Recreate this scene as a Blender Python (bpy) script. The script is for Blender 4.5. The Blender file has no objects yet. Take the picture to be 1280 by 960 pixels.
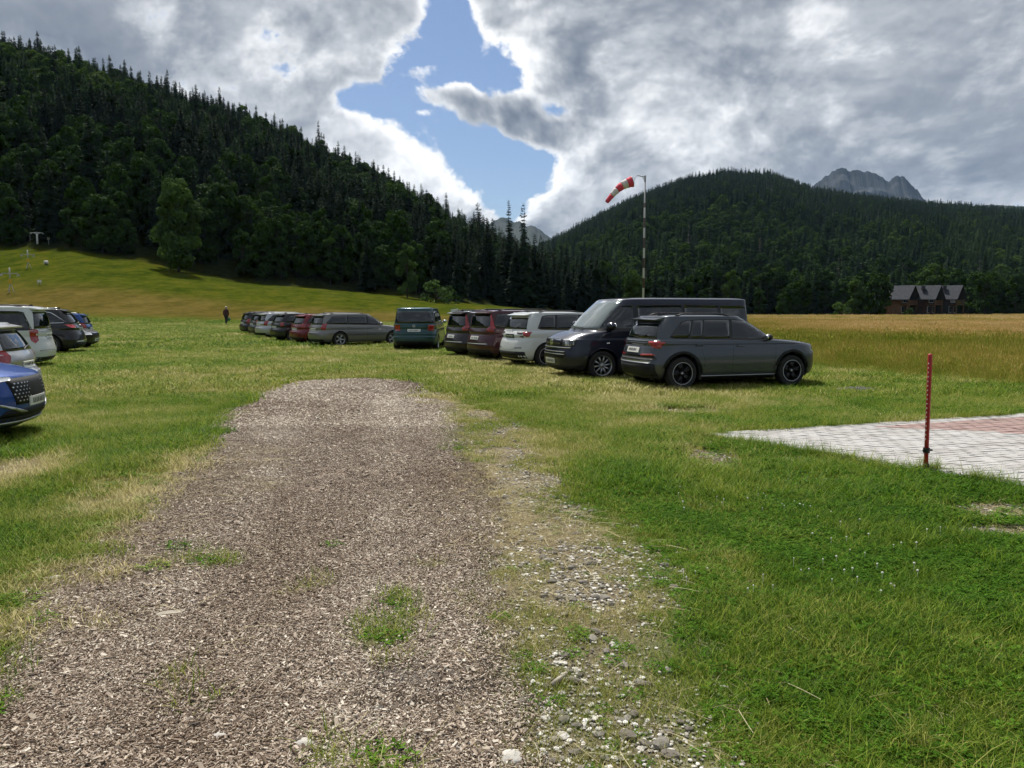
import bpy, bmesh, math, random
import numpy as np
from mathutils import Vector, Matrix
from mathutils.bvhtree import BVHTree

QUICK = False          # True: skip the dense ground cover while laying things out
PI = math.pi
R = math.radians
random.seed(7)
rng = np.random.default_rng(7)
scene = bpy.context.scene
col = scene.collection

# ---------------------------------------------------------------- camera constants
CAM_H, F, HOR = 1.64, 961.0, 387.0
PITCH = math.atan((480 - HOR) / F)


def G(px, py, z=0.0):
    """point of the flat ground seen at a photo pixel"""
    a, b = (px - 640) / F, (480 - py) / F
    dy = math.cos(PITCH) + b * math.sin(PITCH)
    dz = -math.sin(PITCH) + b * math.cos(PITCH)
    k = (z - CAM_H) / dz
    return (a * k, dy * k)


# ---------------------------------------------------------------- noise
def _hash(ix, iy, seed):
    n = (ix.astype(np.int64) * 374761393 + iy.astype(np.int64) * 668265263 + seed * 974711) & 0x7fffffff
    n = ((n ^ (n >> 13)) * 1274126177) & 0x7fffffff
    n = (n ^ (n >> 16)) & 0xffff
    return n / 65535.0


def vnoise(x, y, seed=0):
    x = np.asarray(x, float); y = np.asarray(y, float)
    ix, iy = np.floor(x), np.floor(y)
    fx, fy = x - ix, y - iy
    fx = fx * fx * (3 - 2 * fx); fy = fy * fy * (3 - 2 * fy)
    a = _hash(ix, iy, seed); b = _hash(ix + 1, iy, seed)
    c = _hash(ix, iy + 1, seed); d = _hash(ix + 1, iy + 1, seed)
    return (a * (1 - fx) + b * fx) * (1 - fy) + (c * (1 - fx) + d * fx) * fy


def fbm(x, y, freq=1.0, octs=4, seed=0):
    s, amp, tot = 0, 1.0, 0
    for o in range(octs):
        s = s + amp * vnoise(np.asarray(x) * freq + 17.3 * o, np.asarray(y) * freq - 9.1 * o, seed + o * 31)
        tot += amp; amp *= .5; freq *= 2.03
    return s / tot


def sstep(a, b, x):
    t = np.clip((np.asarray(x, float) - a) / (b - a), 0, 1)
    return t * t * (3 - 2 * t)


# ---------------------------------------------------------------- terrain
PXK = [-900, -300, 0, 100, 200, 300, 400, 500, 600, 680, 740, 800, 900, 1280, 2200]
EDGE_D = [135, 142, 150, 150, 152, 155, 160, 165, 172, 180, 188, 192, 195, 200, 200]
EDGE_Y = [300, 302, 305, 307, 326, 348, 356, 366, 377, 384, 387, 388.5, 389, 389, 389]
RIDGE_D = [330, 335, 345, 350, 350, 350, 345, 340, 335, 330, 325, 320, 320, 320, 320]
RIDGE_Y = [20, 30, 52, 74, 104, 136, 180, 222, 272, 318, 352, 360, 360, 360, 360]
TREE_H = 14.5
EDGE_H = [max(0, (387 - y) / F * d + CAM_H - .6) if p < 740 else 0 for p, y, d in zip(PXK, EDGE_Y, EDGE_D)]
RIDGE_H = [max(0, (387 - y) / F * d + CAM_H - TREE_H) for y, d in zip(RIDGE_Y, RIDGE_D)]
RIDGE_H = [h if p < 740 else 0 for p, h in zip(PXK, RIDGE_H)]
FPX = [-900, 0, 500, 640, 690, 760, 800, 850, 900, 960, 1010, 1060, 1150, 1280, 1500, 2200]
FY = [380, 378, 356, 326, 303, 266, 247, 229, 220, 223, 240, 247, 257, 268, 262, 300]
FAR_D = 1400.0
FAR_H = [max(0, (387 - y) / F * FAR_D + CAM_H - 15) for y in FY]


def polar(x, y):
    x = np.asarray(x, float); y = np.asarray(y, float)
    r = np.hypot(x, y)
    phi = np.arctan2(x, y)
    pc = np.clip(phi, -1.0, 1.0)
    px = 640 + F * np.tan(pc)
    d = r * np.cos(pc)
    back = 1 - sstep(1.5, 2.3, np.abs(phi))
    return px, d, back


def height(x, y):
    px, d, back = polar(x, y)
    x = np.asarray(x, float); y = np.asarray(y, float)
    De = np.interp(px, PXK, EDGE_D); He = np.interp(px, PXK, EDGE_H)
    Dr = np.interp(px, PXK, RIDGE_D); Hr = np.interp(px, PXK, RIDGE_H)
    s1 = np.clip((d - 70) / (De - 70), 0, 1)
    z = He * (.35 * s1 * s1 * (3 - 2 * s1) + .65 * s1 ** 1.8)
    s2 = np.clip((d - De) / (Dr - De), 0, 1)
    z = z + (Hr - He) * s2 * (1.35 - .35 * s2)
    z = np.where(d > Dr, Hr * (1 - .6 * sstep(0, 300, d - Dr)), z)
    Hf = np.interp(px, FPX, FAR_H)
    s3 = np.clip((d - 300) / (FAR_D - 300), 0, 1)
    zf = Hf * s3 * (1.25 - .25 * s3)
    zf = np.where(d > FAR_D, Hf * (1 - .5 * sstep(0, 1500, d - FAR_D)), zf)
    hill = np.maximum(z, zf)
    hill = hill + sstep(0, 40, hill) * (fbm(x, y, .012, 3, 5) - .5) * 12 * sstep(200, 300, d)
    hill = hill * back
    # small unevenness of the field
    near = (fbm(x, y, .35, 3, 3) - .5) * .07 * sstep(1.0, 5.0, d) + (fbm(x, y, .03, 2, 9) - .5) * .35 * sstep(45, 90, d)
    flat = np.clip(1 - np.hypot(x - 6.5, y - 8.5) / 7.0, 0, 1)
    near = near * (1 - sstep(0, .25, flat))
    return hill + near


def hz(x, y):
    return float(height(x, y))


# ---------------------------------------------------------------- ground zones
def gline(pts):
    w = [G(*p) for p in pts]
    w.sort(key=lambda q: q[1])
    return [q[1] for q in w], [q[0] for q in w]


LY, LX = gline([(345, 484), (300, 508), (276, 532), (262, 575), (185, 640), (95, 735), (45, 800), (-25, 880)])
RY, RX = gline([(520, 484), (545, 505), (556, 540), (580, 610), (584, 690), (598, 790), (612, 890), (630, 1000)])
LY = [-30, 0] + LY; LX = [-1.6, -1.7] + LX
RY = [-30, 0] + RY; RX = [1.0, .55] + RX
PATH_END = G(430, 476)[1]
SY, SX = gline([(590, 500), (665, 530), (735, 600), (810, 690), (860, 790), (915, 960)])
SY = [-30, 0] + SY; SX = [1.2, 1.0] + SX


def path_d(x, y):
    """distance inside the wood chip path, metres (negative outside)"""
    x = np.asarray(x, float); y = np.asarray(y, float)
    l = np.interp(y, LY, LX); r = np.interp(y, RY, RX)
    e = np.minimum(x - l, r - x)
    cap = PATH_END + .3 - y - .50 * np.abs(x - (l + r) / 2) ** 2
    e = np.minimum(e, cap)
    return e + ((fbm(x, y, 1.9, 3, 21) - .5) * .55 + (fbm(x, y, .5, 2, 22) - .5) * .4) * np.clip(y / 13, .28, 1)


def stony_d(x, y):
    """distance inside the stony strip on the right of the path"""
    x = np.asarray(x, float); y = np.asarray(y, float)
    s = np.interp(y, SY, SX)
    e = np.minimum(s - x, x - np.interp(y, RY, RX) + .3)
    e = np.where(y > 14, e - (y - 14) * .5, e)
    return e + (fbm(x, y, 1.6, 3, 41) - .5) * np.clip(y * .11, .45, 1.1)


PA = G(862, 546); PB = G(1280, 519); PC = G(1280, 612)
PAV_U = Vector((PB[0] - PA[0], PB[1] - PA[1])).normalized()
PAV_V = Vector((PC[0] - PA[0], PC[1] - PA[1])).normalized()
_m = Matrix(((PAV_U.x, PAV_V.x), (PAV_U.y, PAV_V.y))).inverted()


def pav_uv(x, y):
    dx = np.asarray(x, float) - PA[0]; dy = np.asarray(y, float) - PA[1]
    return _m[0][0] * dx + _m[0][1] * dy, _m[1][0] * dx + _m[1][1] * dy


def pav_in(x, y, m=0.0):
    u, v = pav_uv(x, y)
    return (u > m) & (v > m) & (u < 11) & (v < 6.5)


TY, TX = gline([(1290, 492), (1120, 478), (1035, 452), (1012, 425), (960, 412)])


def tall_mask(x, y):
    """uncut meadow: on the right, and the far band across the field"""
    x = np.asarray(x, float); y = np.asarray(y, float)
    b = np.interp(y, [0, 10, 14.2, 16.5, 20, 24, 40, 60, 90], [40, 25, 13, 10.4, 8.9, 8.0, 8.3, 7, 4])
    n = (fbm(x, y, .35, 3, 61) - .5) * 2.0
    right = sstep(-.8, 3.0, x - b + n) * sstep(12.2, 17.5, y + n)
    farb = sstep(78, 90, y + n * 4)
    return np.maximum(right, farb)


BARE = [(890, 575, .35, .7), (878, 541, .4, .25), (660, 598, .35, .5), (1255, 665, .5, .2), (598, 518, .25, .5), (1235, 640, .5, .25),
        (855, 455 + 60, .8, .4), (1070, 487, .5, .3), (990, 575, .35, .15), (1010, 600, .3, .2), (5, 585, .35, .5)]


def bare_mask(x, y):
    x = np.asarray(x, float); y = np.asarray(y, float)
    n = (fbm(x, y, 2.2, 3, 71) - .5) * 1.2
    m = np.zeros_like(x)
    for px, py, a, b in BARE:
        cx, cy = G(px, py)
        d = np.hypot((x - cx) / a, (y - cy) / b) + n
        m = np.maximum(m, 1 - sstep(.7, 1.25, d))
    return m


STRAW = [(225, 610, .9, 1.0), (170, 665, .55, .5), (595, 620, .35, 1.1), (640, 665, .6, .5), (120, 720, .5, .4), (270, 575, .7, .9), (5, 595, .5, .9), (60, 790, .4, .3)]


def straw_mask(x, y):
    x = np.asarray(x, float); y = np.asarray(y, float)
    n = (fbm(x, y, 1.8, 3, 81) - .5) * 1.0
    m = np.zeros_like(x)
    for px, py, a, b in STRAW:
        cx, cy = G(px, py)
        d = np.hypot((x - cx) / a, (y - cy) / b) + n
        m = np.maximum(m, 1 - sstep(.6, 1.3, d))
    return m


def lawn_density(x, y):
    p = path_d(x, y)
    d = 1 - sstep(-.25, .15, p)
    st = sstep(-.3, .5, stony_d(x, y))
    patch = sstep(.34, .50, fbm(x, y, 2.6, 3, 91))
    d = d * (1 - st * (1 - .72 * patch) * .93)
    d = d * (1 - .92 * bare_mask(x, y)) * (1 - .6 * straw_mask(x, y))
    d = np.where(pav_in(x, y, -.02), 0, d)
    # a few tufts in the path
    tuf = sstep(.66, .72, fbm(x, y, 3.1, 3, 101)) * sstep(0, 1.5, 5.5 - y)
    d = np.maximum(d, np.where(p > 0, tuf * .7, 0))
    return d


def dryness(x, y):
    """0 lush green, 1 straw"""
    x = np.asarray(x, float); y = np.asarray(y, float)
    d = .20 + .8 * (fbm(x, y, .45, 3, 111) - .46) + .75 * (fbm(x, y, 2.2, 3, 112) - .5)
    d = d + .20 * sstep(5, 12, y) * (1 - sstep(2.4, 5, x)) * (1 - sstep(18, 30, y)) * sstep(-3.5, -1, x) - .06 * (x < -2) + .22 * sstep(8, 22, y) * (1 - sstep(70, 100, y)) * (1 - sstep(3.5, 8, x) * .6)
    d = d + .30 * sstep(-.3, .5, stony_d(x, y)) + .6 * straw_mask(x, y) + .3 * bare_mask(x, y)
    d = d - .10 * sstep(.8, 3.5, x) * (1 - sstep(8, 11, y))
    return np.clip(d, 0, 1)


# ---------------------------------------------------------------- node helpers
class NT:
    def __init__(s, tree):
        s.t = tree; s.n = tree.nodes; s.l = tree.links

    def new(s, typ, **kw):
        nd = s.n.new(typ)
        for k, v in kw.items():
            setattr(nd, k, v)
        return nd

    def set(s, sock, v):
        if isinstance(v, bpy.types.NodeSocket):
            s.l.new(v, sock)
        elif v is not None:
            sock.default_value = v

    def math(s, op, a, b=None, c=None, clamp=False):
        nd = s.new('ShaderNodeMath', operation=op, use_clamp=clamp)
        s.set(nd.inputs[0], a)
        if b is not None: s.set(nd.inputs[1], b)
        if c is not None: s.set(nd.inputs[2], c)
        return nd.outputs[0]

    def vmath(s, op, a, b=None, scale=None):
        nd = s.new('ShaderNodeVectorMath', operation=op)
        s.set(nd.inputs[0], a)
        if b is not None: s.set(nd.inputs[1], b)
        if scale is not None: s.set(nd.inputs['Scale'], scale)
        return nd.outputs['Value'] if op in ('LENGTH', 'DISTANCE', 'DOT_PRODUCT') else nd.outputs[0]

    def mix(s, f, a, b, blend='MIX'):
        nd = s.new('ShaderNodeMix', data_type='RGBA', blend_type=blend)
        s.set(nd.inputs[0], f); s.set(nd.inputs[6], a); s.set(nd.inputs[7], b)
        return nd.outputs[2]

    def noise(s, vec, scale, detail=4, rough=.5, dist=0.0):
        nd = s.new('ShaderNodeTexNoise')
        if vec is not None: s.set(nd.inputs['Vector'], vec)
        nd.inputs['Scale'].default_value = scale
        nd.inputs['Detail'].default_value = detail
        nd.inputs['Roughness'].default_value = rough
        nd.inputs['Distortion'].default_value = dist
        return nd.outputs['Fac']

    def ramp(s, f, stops):
        nd = s.new('ShaderNodeValToRGB')
        e = nd.color_ramp.elements
        while len(e) < len(stops): e.new(.5)
        for k, (p, c) in enumerate(stops):
            e[k].position = p; e[k].color = c if len(c) == 4 else (*c, 1)
        s.set(nd.inputs[0], f)
        return nd.outputs[0]

    def mr(s, f, a, b, c=0.0, d=1.0, smooth=False):
        nd = s.new('ShaderNodeMapRange')
        nd.interpolation_type = 'SMOOTHSTEP' if smooth else 'LINEAR'
        s.set(nd.inputs[0], f)
        for k, v in zip((1, 2, 3, 4), (a, b, c, d)): s.set(nd.inputs[k], v)
        return nd.outputs[0]


MATS = {}


def new_mat(name):
    m = bpy.data.materials.new(name); m.use_nodes = True
    nt = NT(m.node_tree)
    b = m.node_tree.nodes['Principled BSDF']
    MATS[name] = m
    return m, nt, b


def C4(c):
    return (*c, 1) if len(c) == 3 else c


def simple(name, color, rough=.5, metal=0.0, coat=0.0, var=.0, spec=.5, vscale=8.0, bump=0.0, bscale=40.0):
    m, nt, b = new_mat(name)
    tc = nt.new('ShaderNodeTexCoord')
    if var > 0:
        f = nt.noise(tc.outputs['Object'], vscale, 5)
        lo = tuple(c * (1 - var) for c in color); hi = tuple(min(1, c * (1 + var)) for c in color)
        nt.set(b.inputs['Base Color'], nt.ramp(f, [(.3, lo), (.7, hi)]))
    else:
        b.inputs['Base Color'].default_value = C4(color)
    b.inputs['Roughness'].default_value = rough
    b.inputs['Metallic'].default_value = metal
    b.inputs['Specular IOR Level'].default_value = spec
    b.inputs['Coat Weight'].default_value = coat
    b.inputs['Coat Roughness'].default_value = .06
    if bump > 0:
        bn = nt.new('ShaderNodeBump'); bn.inputs['Strength'].default_value = bump; bn.inputs['Distance'].default_value = .01
        nt.set(bn.inputs['Height'], nt.noise(tc.outputs['Object'], bscale, 4))
        nt.set(b.inputs['Normal'], bn.outputs[0])
    return m


def paint(name, color, metal=.4, rough=.34):
    """car paint with a thin film of road dust"""
    m, nt, b = new_mat(name)
    tc = nt.new('ShaderNodeTexCoord')
    sep = nt.new('ShaderNodeSeparateXYZ'); nt.set(sep.inputs[0], tc.outputs['Object'])
    n = nt.noise(tc.outputs['Object'], 3.5, 6, .65)
    low = nt.mr(sep.outputs['Z'], .5, .2, 0, .28)
    d = nt.math('MULTIPLY', nt.math('ADD', low, .015), nt.mr(n, .3, .75, .3, 1))
    nt.set(b.inputs['Base Color'], nt.mix(d, C4(color), (.16, .14, .11, 1)))
    nt.set(b.inputs['Roughness'], nt.mr(d, 0, .4, rough, .7))
    b.inputs['Metallic'].default_value = metal
    b.inputs['Coat Weight'].default_value = .75; b.inputs['Specular IOR Level'].default_value = .3
    nt.set(b.inputs['Coat Roughness'], nt.mr(n, .3, .7, .03, .12))
    return m


def attr(nt, name, typ='GEOMETRY'):
    nd = nt.new('ShaderNodeAttribute', attribute_type=typ); nd.attribute_name = name
    return nd


def leafy(name, stops, transl=.25, rough=.75, tint=True, hue_var=.25, spec=.04, vary=.56, inst=.34):
    """foliage: colour from a ramp over tint + per-leaf + per-instance variation"""
    m, nt, b = new_mat(name)
    t = attr(nt, 'tint', 'INSTANCER').outputs['Fac'] if tint else 0.0
    bv = attr(nt, 'bv').outputs['Fac']
    oi = nt.new('ShaderNodeObjectInfo')
    s = nt.math('ADD', t, nt.math('MULTIPLY', nt.math('SUBTRACT', bv, .5), hue_var))
    s = nt.math('ADD', s, nt.math('MULTIPLY', nt.math('SUBTRACT', oi.outputs['Random'], .5), inst), clamp=True)
    c = nt.ramp(s, stops)
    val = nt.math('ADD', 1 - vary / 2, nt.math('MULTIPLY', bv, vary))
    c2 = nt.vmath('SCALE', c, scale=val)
    nt.set(b.inputs['Base Color'], c2)
    b.inputs['Roughness'].default_value = rough
    b.inputs['Specular IOR Level'].default_value = spec
    tr = nt.new('ShaderNodeBsdfTranslucent'); nt.set(tr.inputs[0], c2)
    mx = nt.new('ShaderNodeMixShader'); mx.inputs[0].default_value = transl
    nt.l.new(b.outputs[0], mx.inputs[1]); nt.l.new(tr.outputs[0], mx.inputs[2])
    out = [n for n in nt.n if n.type == 'OUTPUT_MATERIAL'][0]
    nt.l.new(mx.outputs[0], out.inputs[0])
    return m


# ---------------------------------------------------------------- object helpers
def tag(o, label=None, cat=None, group=None, kind=None):
    if label: o['label'] = label
    if cat: o['category'] = cat
    if group: o['group'] = group
    if kind: o['kind'] = kind
    return o


def empty(name, loc=(0, 0, 0), rz=0.0, **kw):
    o = bpy.data.objects.new(name, None); col.objects.link(o)
    o.location = loc; o.rotation_euler = (0, 0, rz); o.empty_display_size = .3
    return tag(o, **kw)


def mesh_obj(name, me, parent=None, **kw):
    o = bpy.data.objects.new(name, me); col.objects.link(o)
    if parent is not None: o.parent = parent
    return tag(o, **kw)


def from_np(name, V, Fc, mats=(), smooth=False, mi=None, attrs=None):
    me = bpy.data.meshes.new(name)
    me.from_pydata([tuple(v) for v in V] if not isinstance(V, list) else V, [], Fc if isinstance(Fc, list) else [tuple(int(i) for i in f) for f in Fc])
    for m in mats: me.materials.append(m)
    if mi is not None: me.polygons.foreach_set('material_index', mi)
    if smooth: me.polygons.foreach_set('use_smooth', [True] * len(me.polygons))
    for k, v in (attrs or {}).items():
        a = me.attributes.new(k, 'FLOAT', 'POINT'); a.data.foreach_set('value', np.asarray(v, np.float32))
    me.update()
    return me


def grid_mesh(name, X, Y, Z, mats, attrs=None, wrap=False, smooth=True):
    """fast regular grid (rows, cols)"""
    nr, nc = X.shape
    V = np.stack([X, Y, Z], -1).reshape(-1, 3).astype(np.float32)
    i, j = np.meshgrid(np.arange(nr - 1), np.arange(nc if wrap else nc - 1), indexing='ij')
    j2 = (j + 1) % nc
    Q = np.stack([i * nc + j, i * nc + j2, (i + 1) * nc + j2, (i + 1) * nc + j], -1).reshape(-1, 4).astype(np.int32)
    me = bpy.data.meshes.new(name)
    me.vertices.add(len(V)); me.vertices.foreach_set('co', V.ravel())
    me.loops.add(Q.size); me.loops.foreach_set('vertex_index', Q.ravel())
    me.polygons.add(len(Q))
    me.polygons.foreach_set('loop_start', np.arange(0, Q.size, 4, dtype=np.int32))
    me.polygons.foreach_set('use_smooth', np.full(len(Q), smooth))
    for m in mats: me.materials.append(m)
    for k, v in (attrs or {}).items():
        a = me.attributes.new(k, 'FLOAT', 'POINT'); a.data.foreach_set('value', np.asarray(v, np.float32).ravel())
    me.update(calc_edges=True); me.validate()
    return me


class MB:
    """collects simple solids into one mesh"""
    def __init__(s): s.v = []; s.f = []

    def add(s, vs, fs):
        n = len(s.v); s.v += [tuple(v) for v in vs]; s.f += [tuple(i + n for i in f) for f in fs]; return s

    def box(s, x0, x1, y0, y1, z0, z1, M=None):
        vs = [Vector((x, y, z)) for z in (z0, z1) for y in (y0, y1) for x in (x0, x1)]
        if M is not None: vs = [M @ v for v in vs]
        return s.add(vs, [(0, 2, 3, 1), (4, 5, 7, 6), (0, 1, 5, 4), (2, 6, 7, 3), (0, 4, 6, 2), (1, 3, 7, 5)])

    def tube(s, pts, rad, n=8, cap=True):
        pts = [Vector(p) for p in pts]
        rr = rad if isinstance(rad, (list, tuple)) else [rad] * len(pts)
        vs = []; fs = []
        for k, p in enumerate(pts):
            d = (pts[min(k + 1, len(pts) - 1)] - pts[max(k - 1, 0)]).normalized()
            a = d.orthogonal().normalized() if abs(d.z) < .99 else Vector((1, 0, 0))
            if abs(d.z) < .99: a = Vector((0, 0, 1)).cross(d).normalized()
            b = d.cross(a)
            for i in range(n):
                t = 2 * PI * i / n
                vs.append(p + (a * math.cos(t) + b * math.sin(t)) * rr[k])
        for k in range(len(pts) - 1):
            for i in range(n):
                j = (i + 1) % n
                fs.append((k * n + i, k * n + j, (k + 1) * n + j, (k + 1) * n + i))
        if cap:
            fs.append(tuple(range(n - 1, -1, -1))); fs.append(tuple(range((len(pts) - 1) * n, len(pts) * n)))
        return s.add(vs, fs)

    def lathe(s, prof, n=32, M=None):
        """prof: (r, h) revolved about local z"""
        vs = []; fs = []
        for r, h in prof:
            for i in range(n):
                t = 2 * PI * i / n
                v = Vector((r * math.cos(t), r * math.sin(t), h))
                vs.append(M @ v if M is not None else v)
        for k in range(len(prof) - 1):
            for i in range(n):
                j = (i + 1) % n
                fs.append((k * n + i, k * n + j, (k + 1) * n + j, (k + 1) * n + i))
        return s.add(vs, fs)

    def prism(s, poly, z0, z1, M=None):
        n = len(poly)
        vs = [Vector((*p, z0)) for p in poly] + [Vector((*p, z1)) for p in poly]
        if M is not None: vs = [M @ v for v in vs]
        fs = [tuple(range(n - 1, -1, -1)), tuple(range(n, 2 * n))] + [(i, (i + 1) % n, n + (i + 1) % n, n + i) for i in range(n)]
        return s.add(vs, fs)

    def ell(s, c, r, nu=12, nv=8, M=None):
        vs = []; fs = []
        for j in range(nv + 1):
            th = PI * j / nv
            for i in range(nu):
                ph = 2 * PI * i / nu
                v = Vector((c[0] + r[0] * math.sin(th) * math.cos(ph), c[1] + r[1] * math.sin(th) * math.sin(ph), c[2] + r[2] * math.cos(th)))
                vs.append(M @ v if M is not None else v)
        for j in range(nv):
            for i in range(nu):
                k = (i + 1) % nu
                fs.append((j * nu + i, (j + 1) * nu + i, (j + 1) * nu + k, j * nu + k))
        return s.add(vs, fs)

    def mesh(s, name, mat, smooth=False):
        me = bpy.data.meshes.new(name); me.from_pydata(s.v, [], s.f)
        if mat is not None: me.materials.append(mat)
        if smooth: me.polygons.foreach_set('use_smooth', [True] * len(me.polygons))
        me.validate(); me.update()
        return me

    def build(s, name, mat, parent=None, smooth=False, **kw):
        return mesh_obj(name, s.mesh(name, mat, smooth), parent, **kw)


# ---------------------------------------------------------------- geometry-node scatter (for uncountable stuff only)
def scatter(name, templates, P, sc, rz, kid, tint, mats, label, cat, tilt=None, kind='stuff'):
    """templates: list of (V, F, material index list or int, bv per vertex)"""
    V = []; Fc = []; mi = []; tid = []; bv = []
    off = 0
    for k, (v, f, m, b) in enumerate(templates):
        V.append(np.asarray(v, np.float32)); n = len(v)
        Fc += [tuple(int(i) + off for i in q) for q in f]
        mi += (list(m) if hasattr(m, '__len__') else [m] * len(f))
        tid += [k] * n; bv.append(np.asarray(b, np.float32)); off += n
    n = len(P)
    V.append(np.asarray(P, np.float32)); tid += [-1] * n; bv.append(np.zeros(n, np.float32))
    V = np.concatenate(V); bv = np.concatenate(bv)
    me = bpy.data.meshes.new(name)
    me.from_pydata(V.tolist(), [], Fc)
    for m in mats: me.materials.append(m)
    me.polygons.foreach_set('material_index', mi)
    pad = off

    def fa(nm, arr, typ='FLOAT'):
        a = me.attributes.new(nm, typ, 'POINT')
        full = np.zeros(pad + n, np.float32 if typ == 'FLOAT' else np.int32); full[pad:] = arr
        a.data.foreach_set('value', full)
    a = me.attributes.new('tid', 'INT', 'POINT'); a.data.foreach_set('value', np.asarray(tid, np.int32))
    a = me.attributes.new('bv', 'FLOAT', 'POINT'); a.data.foreach_set('value', bv)
    fa('sc', sc); fa('rz', rz); fa('tint', tint); fa('kid', kid, 'INT')
    fa('tilt', tilt if tilt is not None else np.zeros(n))
    me.update()
    o = mesh_obj(name, me, label=label, cat=cat, kind=kind)
    ng = bpy.data.node_groups.new(name + '_scatter', 'GeometryNodeTree')
    ng.interface.new_socket('Geometry', in_out='INPUT', socket_type='NodeSocketGeometry')
    ng.interface.new_socket('Geometry', in_out='OUTPUT', socket_type='NodeSocketGeometry')
    N, L = ng.nodes, ng.links
    gi = N.new('NodeGroupInput'); go = N.new('NodeGroupOutput'); jn = N.new('GeometryNodeJoinGeometry')

    def named(nm, typ):
        q = N.new('GeometryNodeInputNamedAttribute'); q.data_type = typ; q.inputs[0].default_value = nm
        return q.outputs[0]

    def eq(sock, val):
        c = N.new('FunctionNodeCompare'); c.data_type = 'INT'; c.operation = 'EQUAL'
        L.new(sock, c.inputs[2]); c.inputs[3].default_value = val
        return c.outputs[0]

    def sep(geo, sel):
        q = N.new('GeometryNodeSeparateGeometry'); q.domain = 'POINT'
        L.new(geo, q.inputs[0]); L.new(sel, q.inputs[1])
        return q.outputs[0]
    tids, kids = named('tid', 'INT'), named('kid', 'INT')
    cx = N.new('ShaderNodeCombineXYZ'); L.new(named('rz', 'FLOAT'), cx.inputs[2]); L.new(named('tilt', 'FLOAT'), cx.inputs[0])
    sn = named('sc', 'FLOAT')
    pts = sep(gi.outputs[0], eq(tids, -1))
    for k in range(len(templates)):
        ip = N.new('GeometryNodeInstanceOnPoints')
        L.new(sep(pts, eq(kids, k)), ip.inputs['Points'])
        L.new(sep(gi.outputs[0], eq(tids, k)), ip.inputs['Instance'])
        L.new(cx.outputs[0], ip.inputs['Rotation']); L.new(sn, ip.inputs['Scale'])
        L.new(ip.outputs[0], jn.inputs[0])
    L.new(jn.outputs[0], go.inputs[0])
    md = o.modifiers.new('scatter', 'NODES'); md.node_group = ng
    return o


# ================================================================= MATERIALS
def ground_material():
    m, nt, b = new_mat('field')
    geo = nt.new('ShaderNodeNewGeometry'); P = geo.outputs['Position']
    bare = attr(nt, 'bare').outputs['Fac']; dry = attr(nt, 'dry').outputs['Fac']; tall = attr(nt, 'tall').outputs['Fac']
    wood = attr(nt, 'wood').outputs['Fac']; band = attr(nt, 'band').outputs['Fac']
    n1 = nt.noise(P, 3.0, 6, .6); n2 = nt.noise(P, .12, 4, .6); n3 = nt.noise(P, 40, 4, .6); n4 = nt.noise(P, .9, 5, .65)
    sepv = nt.vmath('MULTIPLY', P, (1, .35, 1))
    n5 = nt.noise(sepv, .35, 5, .65)
    grass = nt.ramp(nt.math('ADD', dry, nt.math('MULTIPLY', nt.math('SUBTRACT', n1, .5), .5), clamp=True),
                    [(0, (.040, .085, .013)), (.35, (.085, .125, .022)), (.7, (.19, .185, .06)), (1, (.34, .29, .15))])
    hillg = nt.ramp(nt.math('ADD', nt.math('MULTIPLY', n5, .6), nt.math('MULTIPLY', n4, .4)),
                    [(.36, (.022, .038, .005)), (.5, (.050, .064, .007)), (.64, (.088, .080, .012))])
    bandc = nt.ramp(nt.math('ADD', nt.math('MULTIPLY', n5, .6), nt.math('MULTIPLY', n4, .4)), [(.36, (.050, .050, .009)), (.5, (.092, .072, .018)), (.64, (.125, .100, .030))])
    hg = nt.mix(band, hillg, bandc)
    c = nt.mix(tall, grass, hg)
    soil = nt.ramp(n3, [(.25, (.075, .055, .038)), (.5, (.17, .135, .10)), (.75, (.33, .29, .235))])
    c = nt.mix(bare, c, soil)
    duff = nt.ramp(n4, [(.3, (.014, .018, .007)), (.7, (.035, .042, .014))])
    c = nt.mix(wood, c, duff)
    nt.set(b.inputs['Base Color'], c)
    b.inputs['Roughness'].default_value = .95; b.inputs['Specular IOR Level'].default_value = .0
    bp = nt.new('ShaderNodeBump'); bp.inputs['Strength'].default_value = .6; bp.inputs['Distance'].default_value = .03
    nt.set(bp.inputs['Height'], nt.math('ADD', n3, nt.math('MULTIPLY', n1, 1.0)))
    nt.set(b.inputs['Normal'], bp.outputs[0])
    return m


def path_material():
    m, nt, b = new_mat('wood_chip_ground')
    geo = nt.new('ShaderNodeNewGeometry'); P = geo.outputs['Position']
    v = nt.new('ShaderNodeTexVoronoi'); v.inputs['Scale'].default_value = 55; nt.set(v.inputs['Vector'], nt.vmath('MULTIPLY', P, (1, .6, 1)))
    n2 = nt.noise(P, 1.2, 5, .6)
    sep = nt.new('ShaderNodeSeparateColor'); nt.set(sep.inputs[0], v.outputs['Color'])
    c = nt.ramp(sep.outputs[0], [(0, (.10, .072, .054)), (.5, (.23, .178, .138)), (.85, (.34, .275, .22)), (1, (.46, .40, .33))])
    c = nt.mix(nt.mr(n2, .35, .8, 0, .6), c, (.13, .10, .08, 1))
    nt.set(b.inputs['Base Color'], c)
    b.inputs['Roughness'].default_value = .95; b.inputs['Specular IOR Level'].default_value = .1
    bp = nt.new('ShaderNodeBump'); bp.inputs['Strength'].default_value = .8; bp.inputs['Distance'].default_value = .012
    nt.set(bp.inputs['Height'], v.outputs['Distance']); nt.set(b.inputs['Normal'], bp.outputs[0])
    return m


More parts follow.
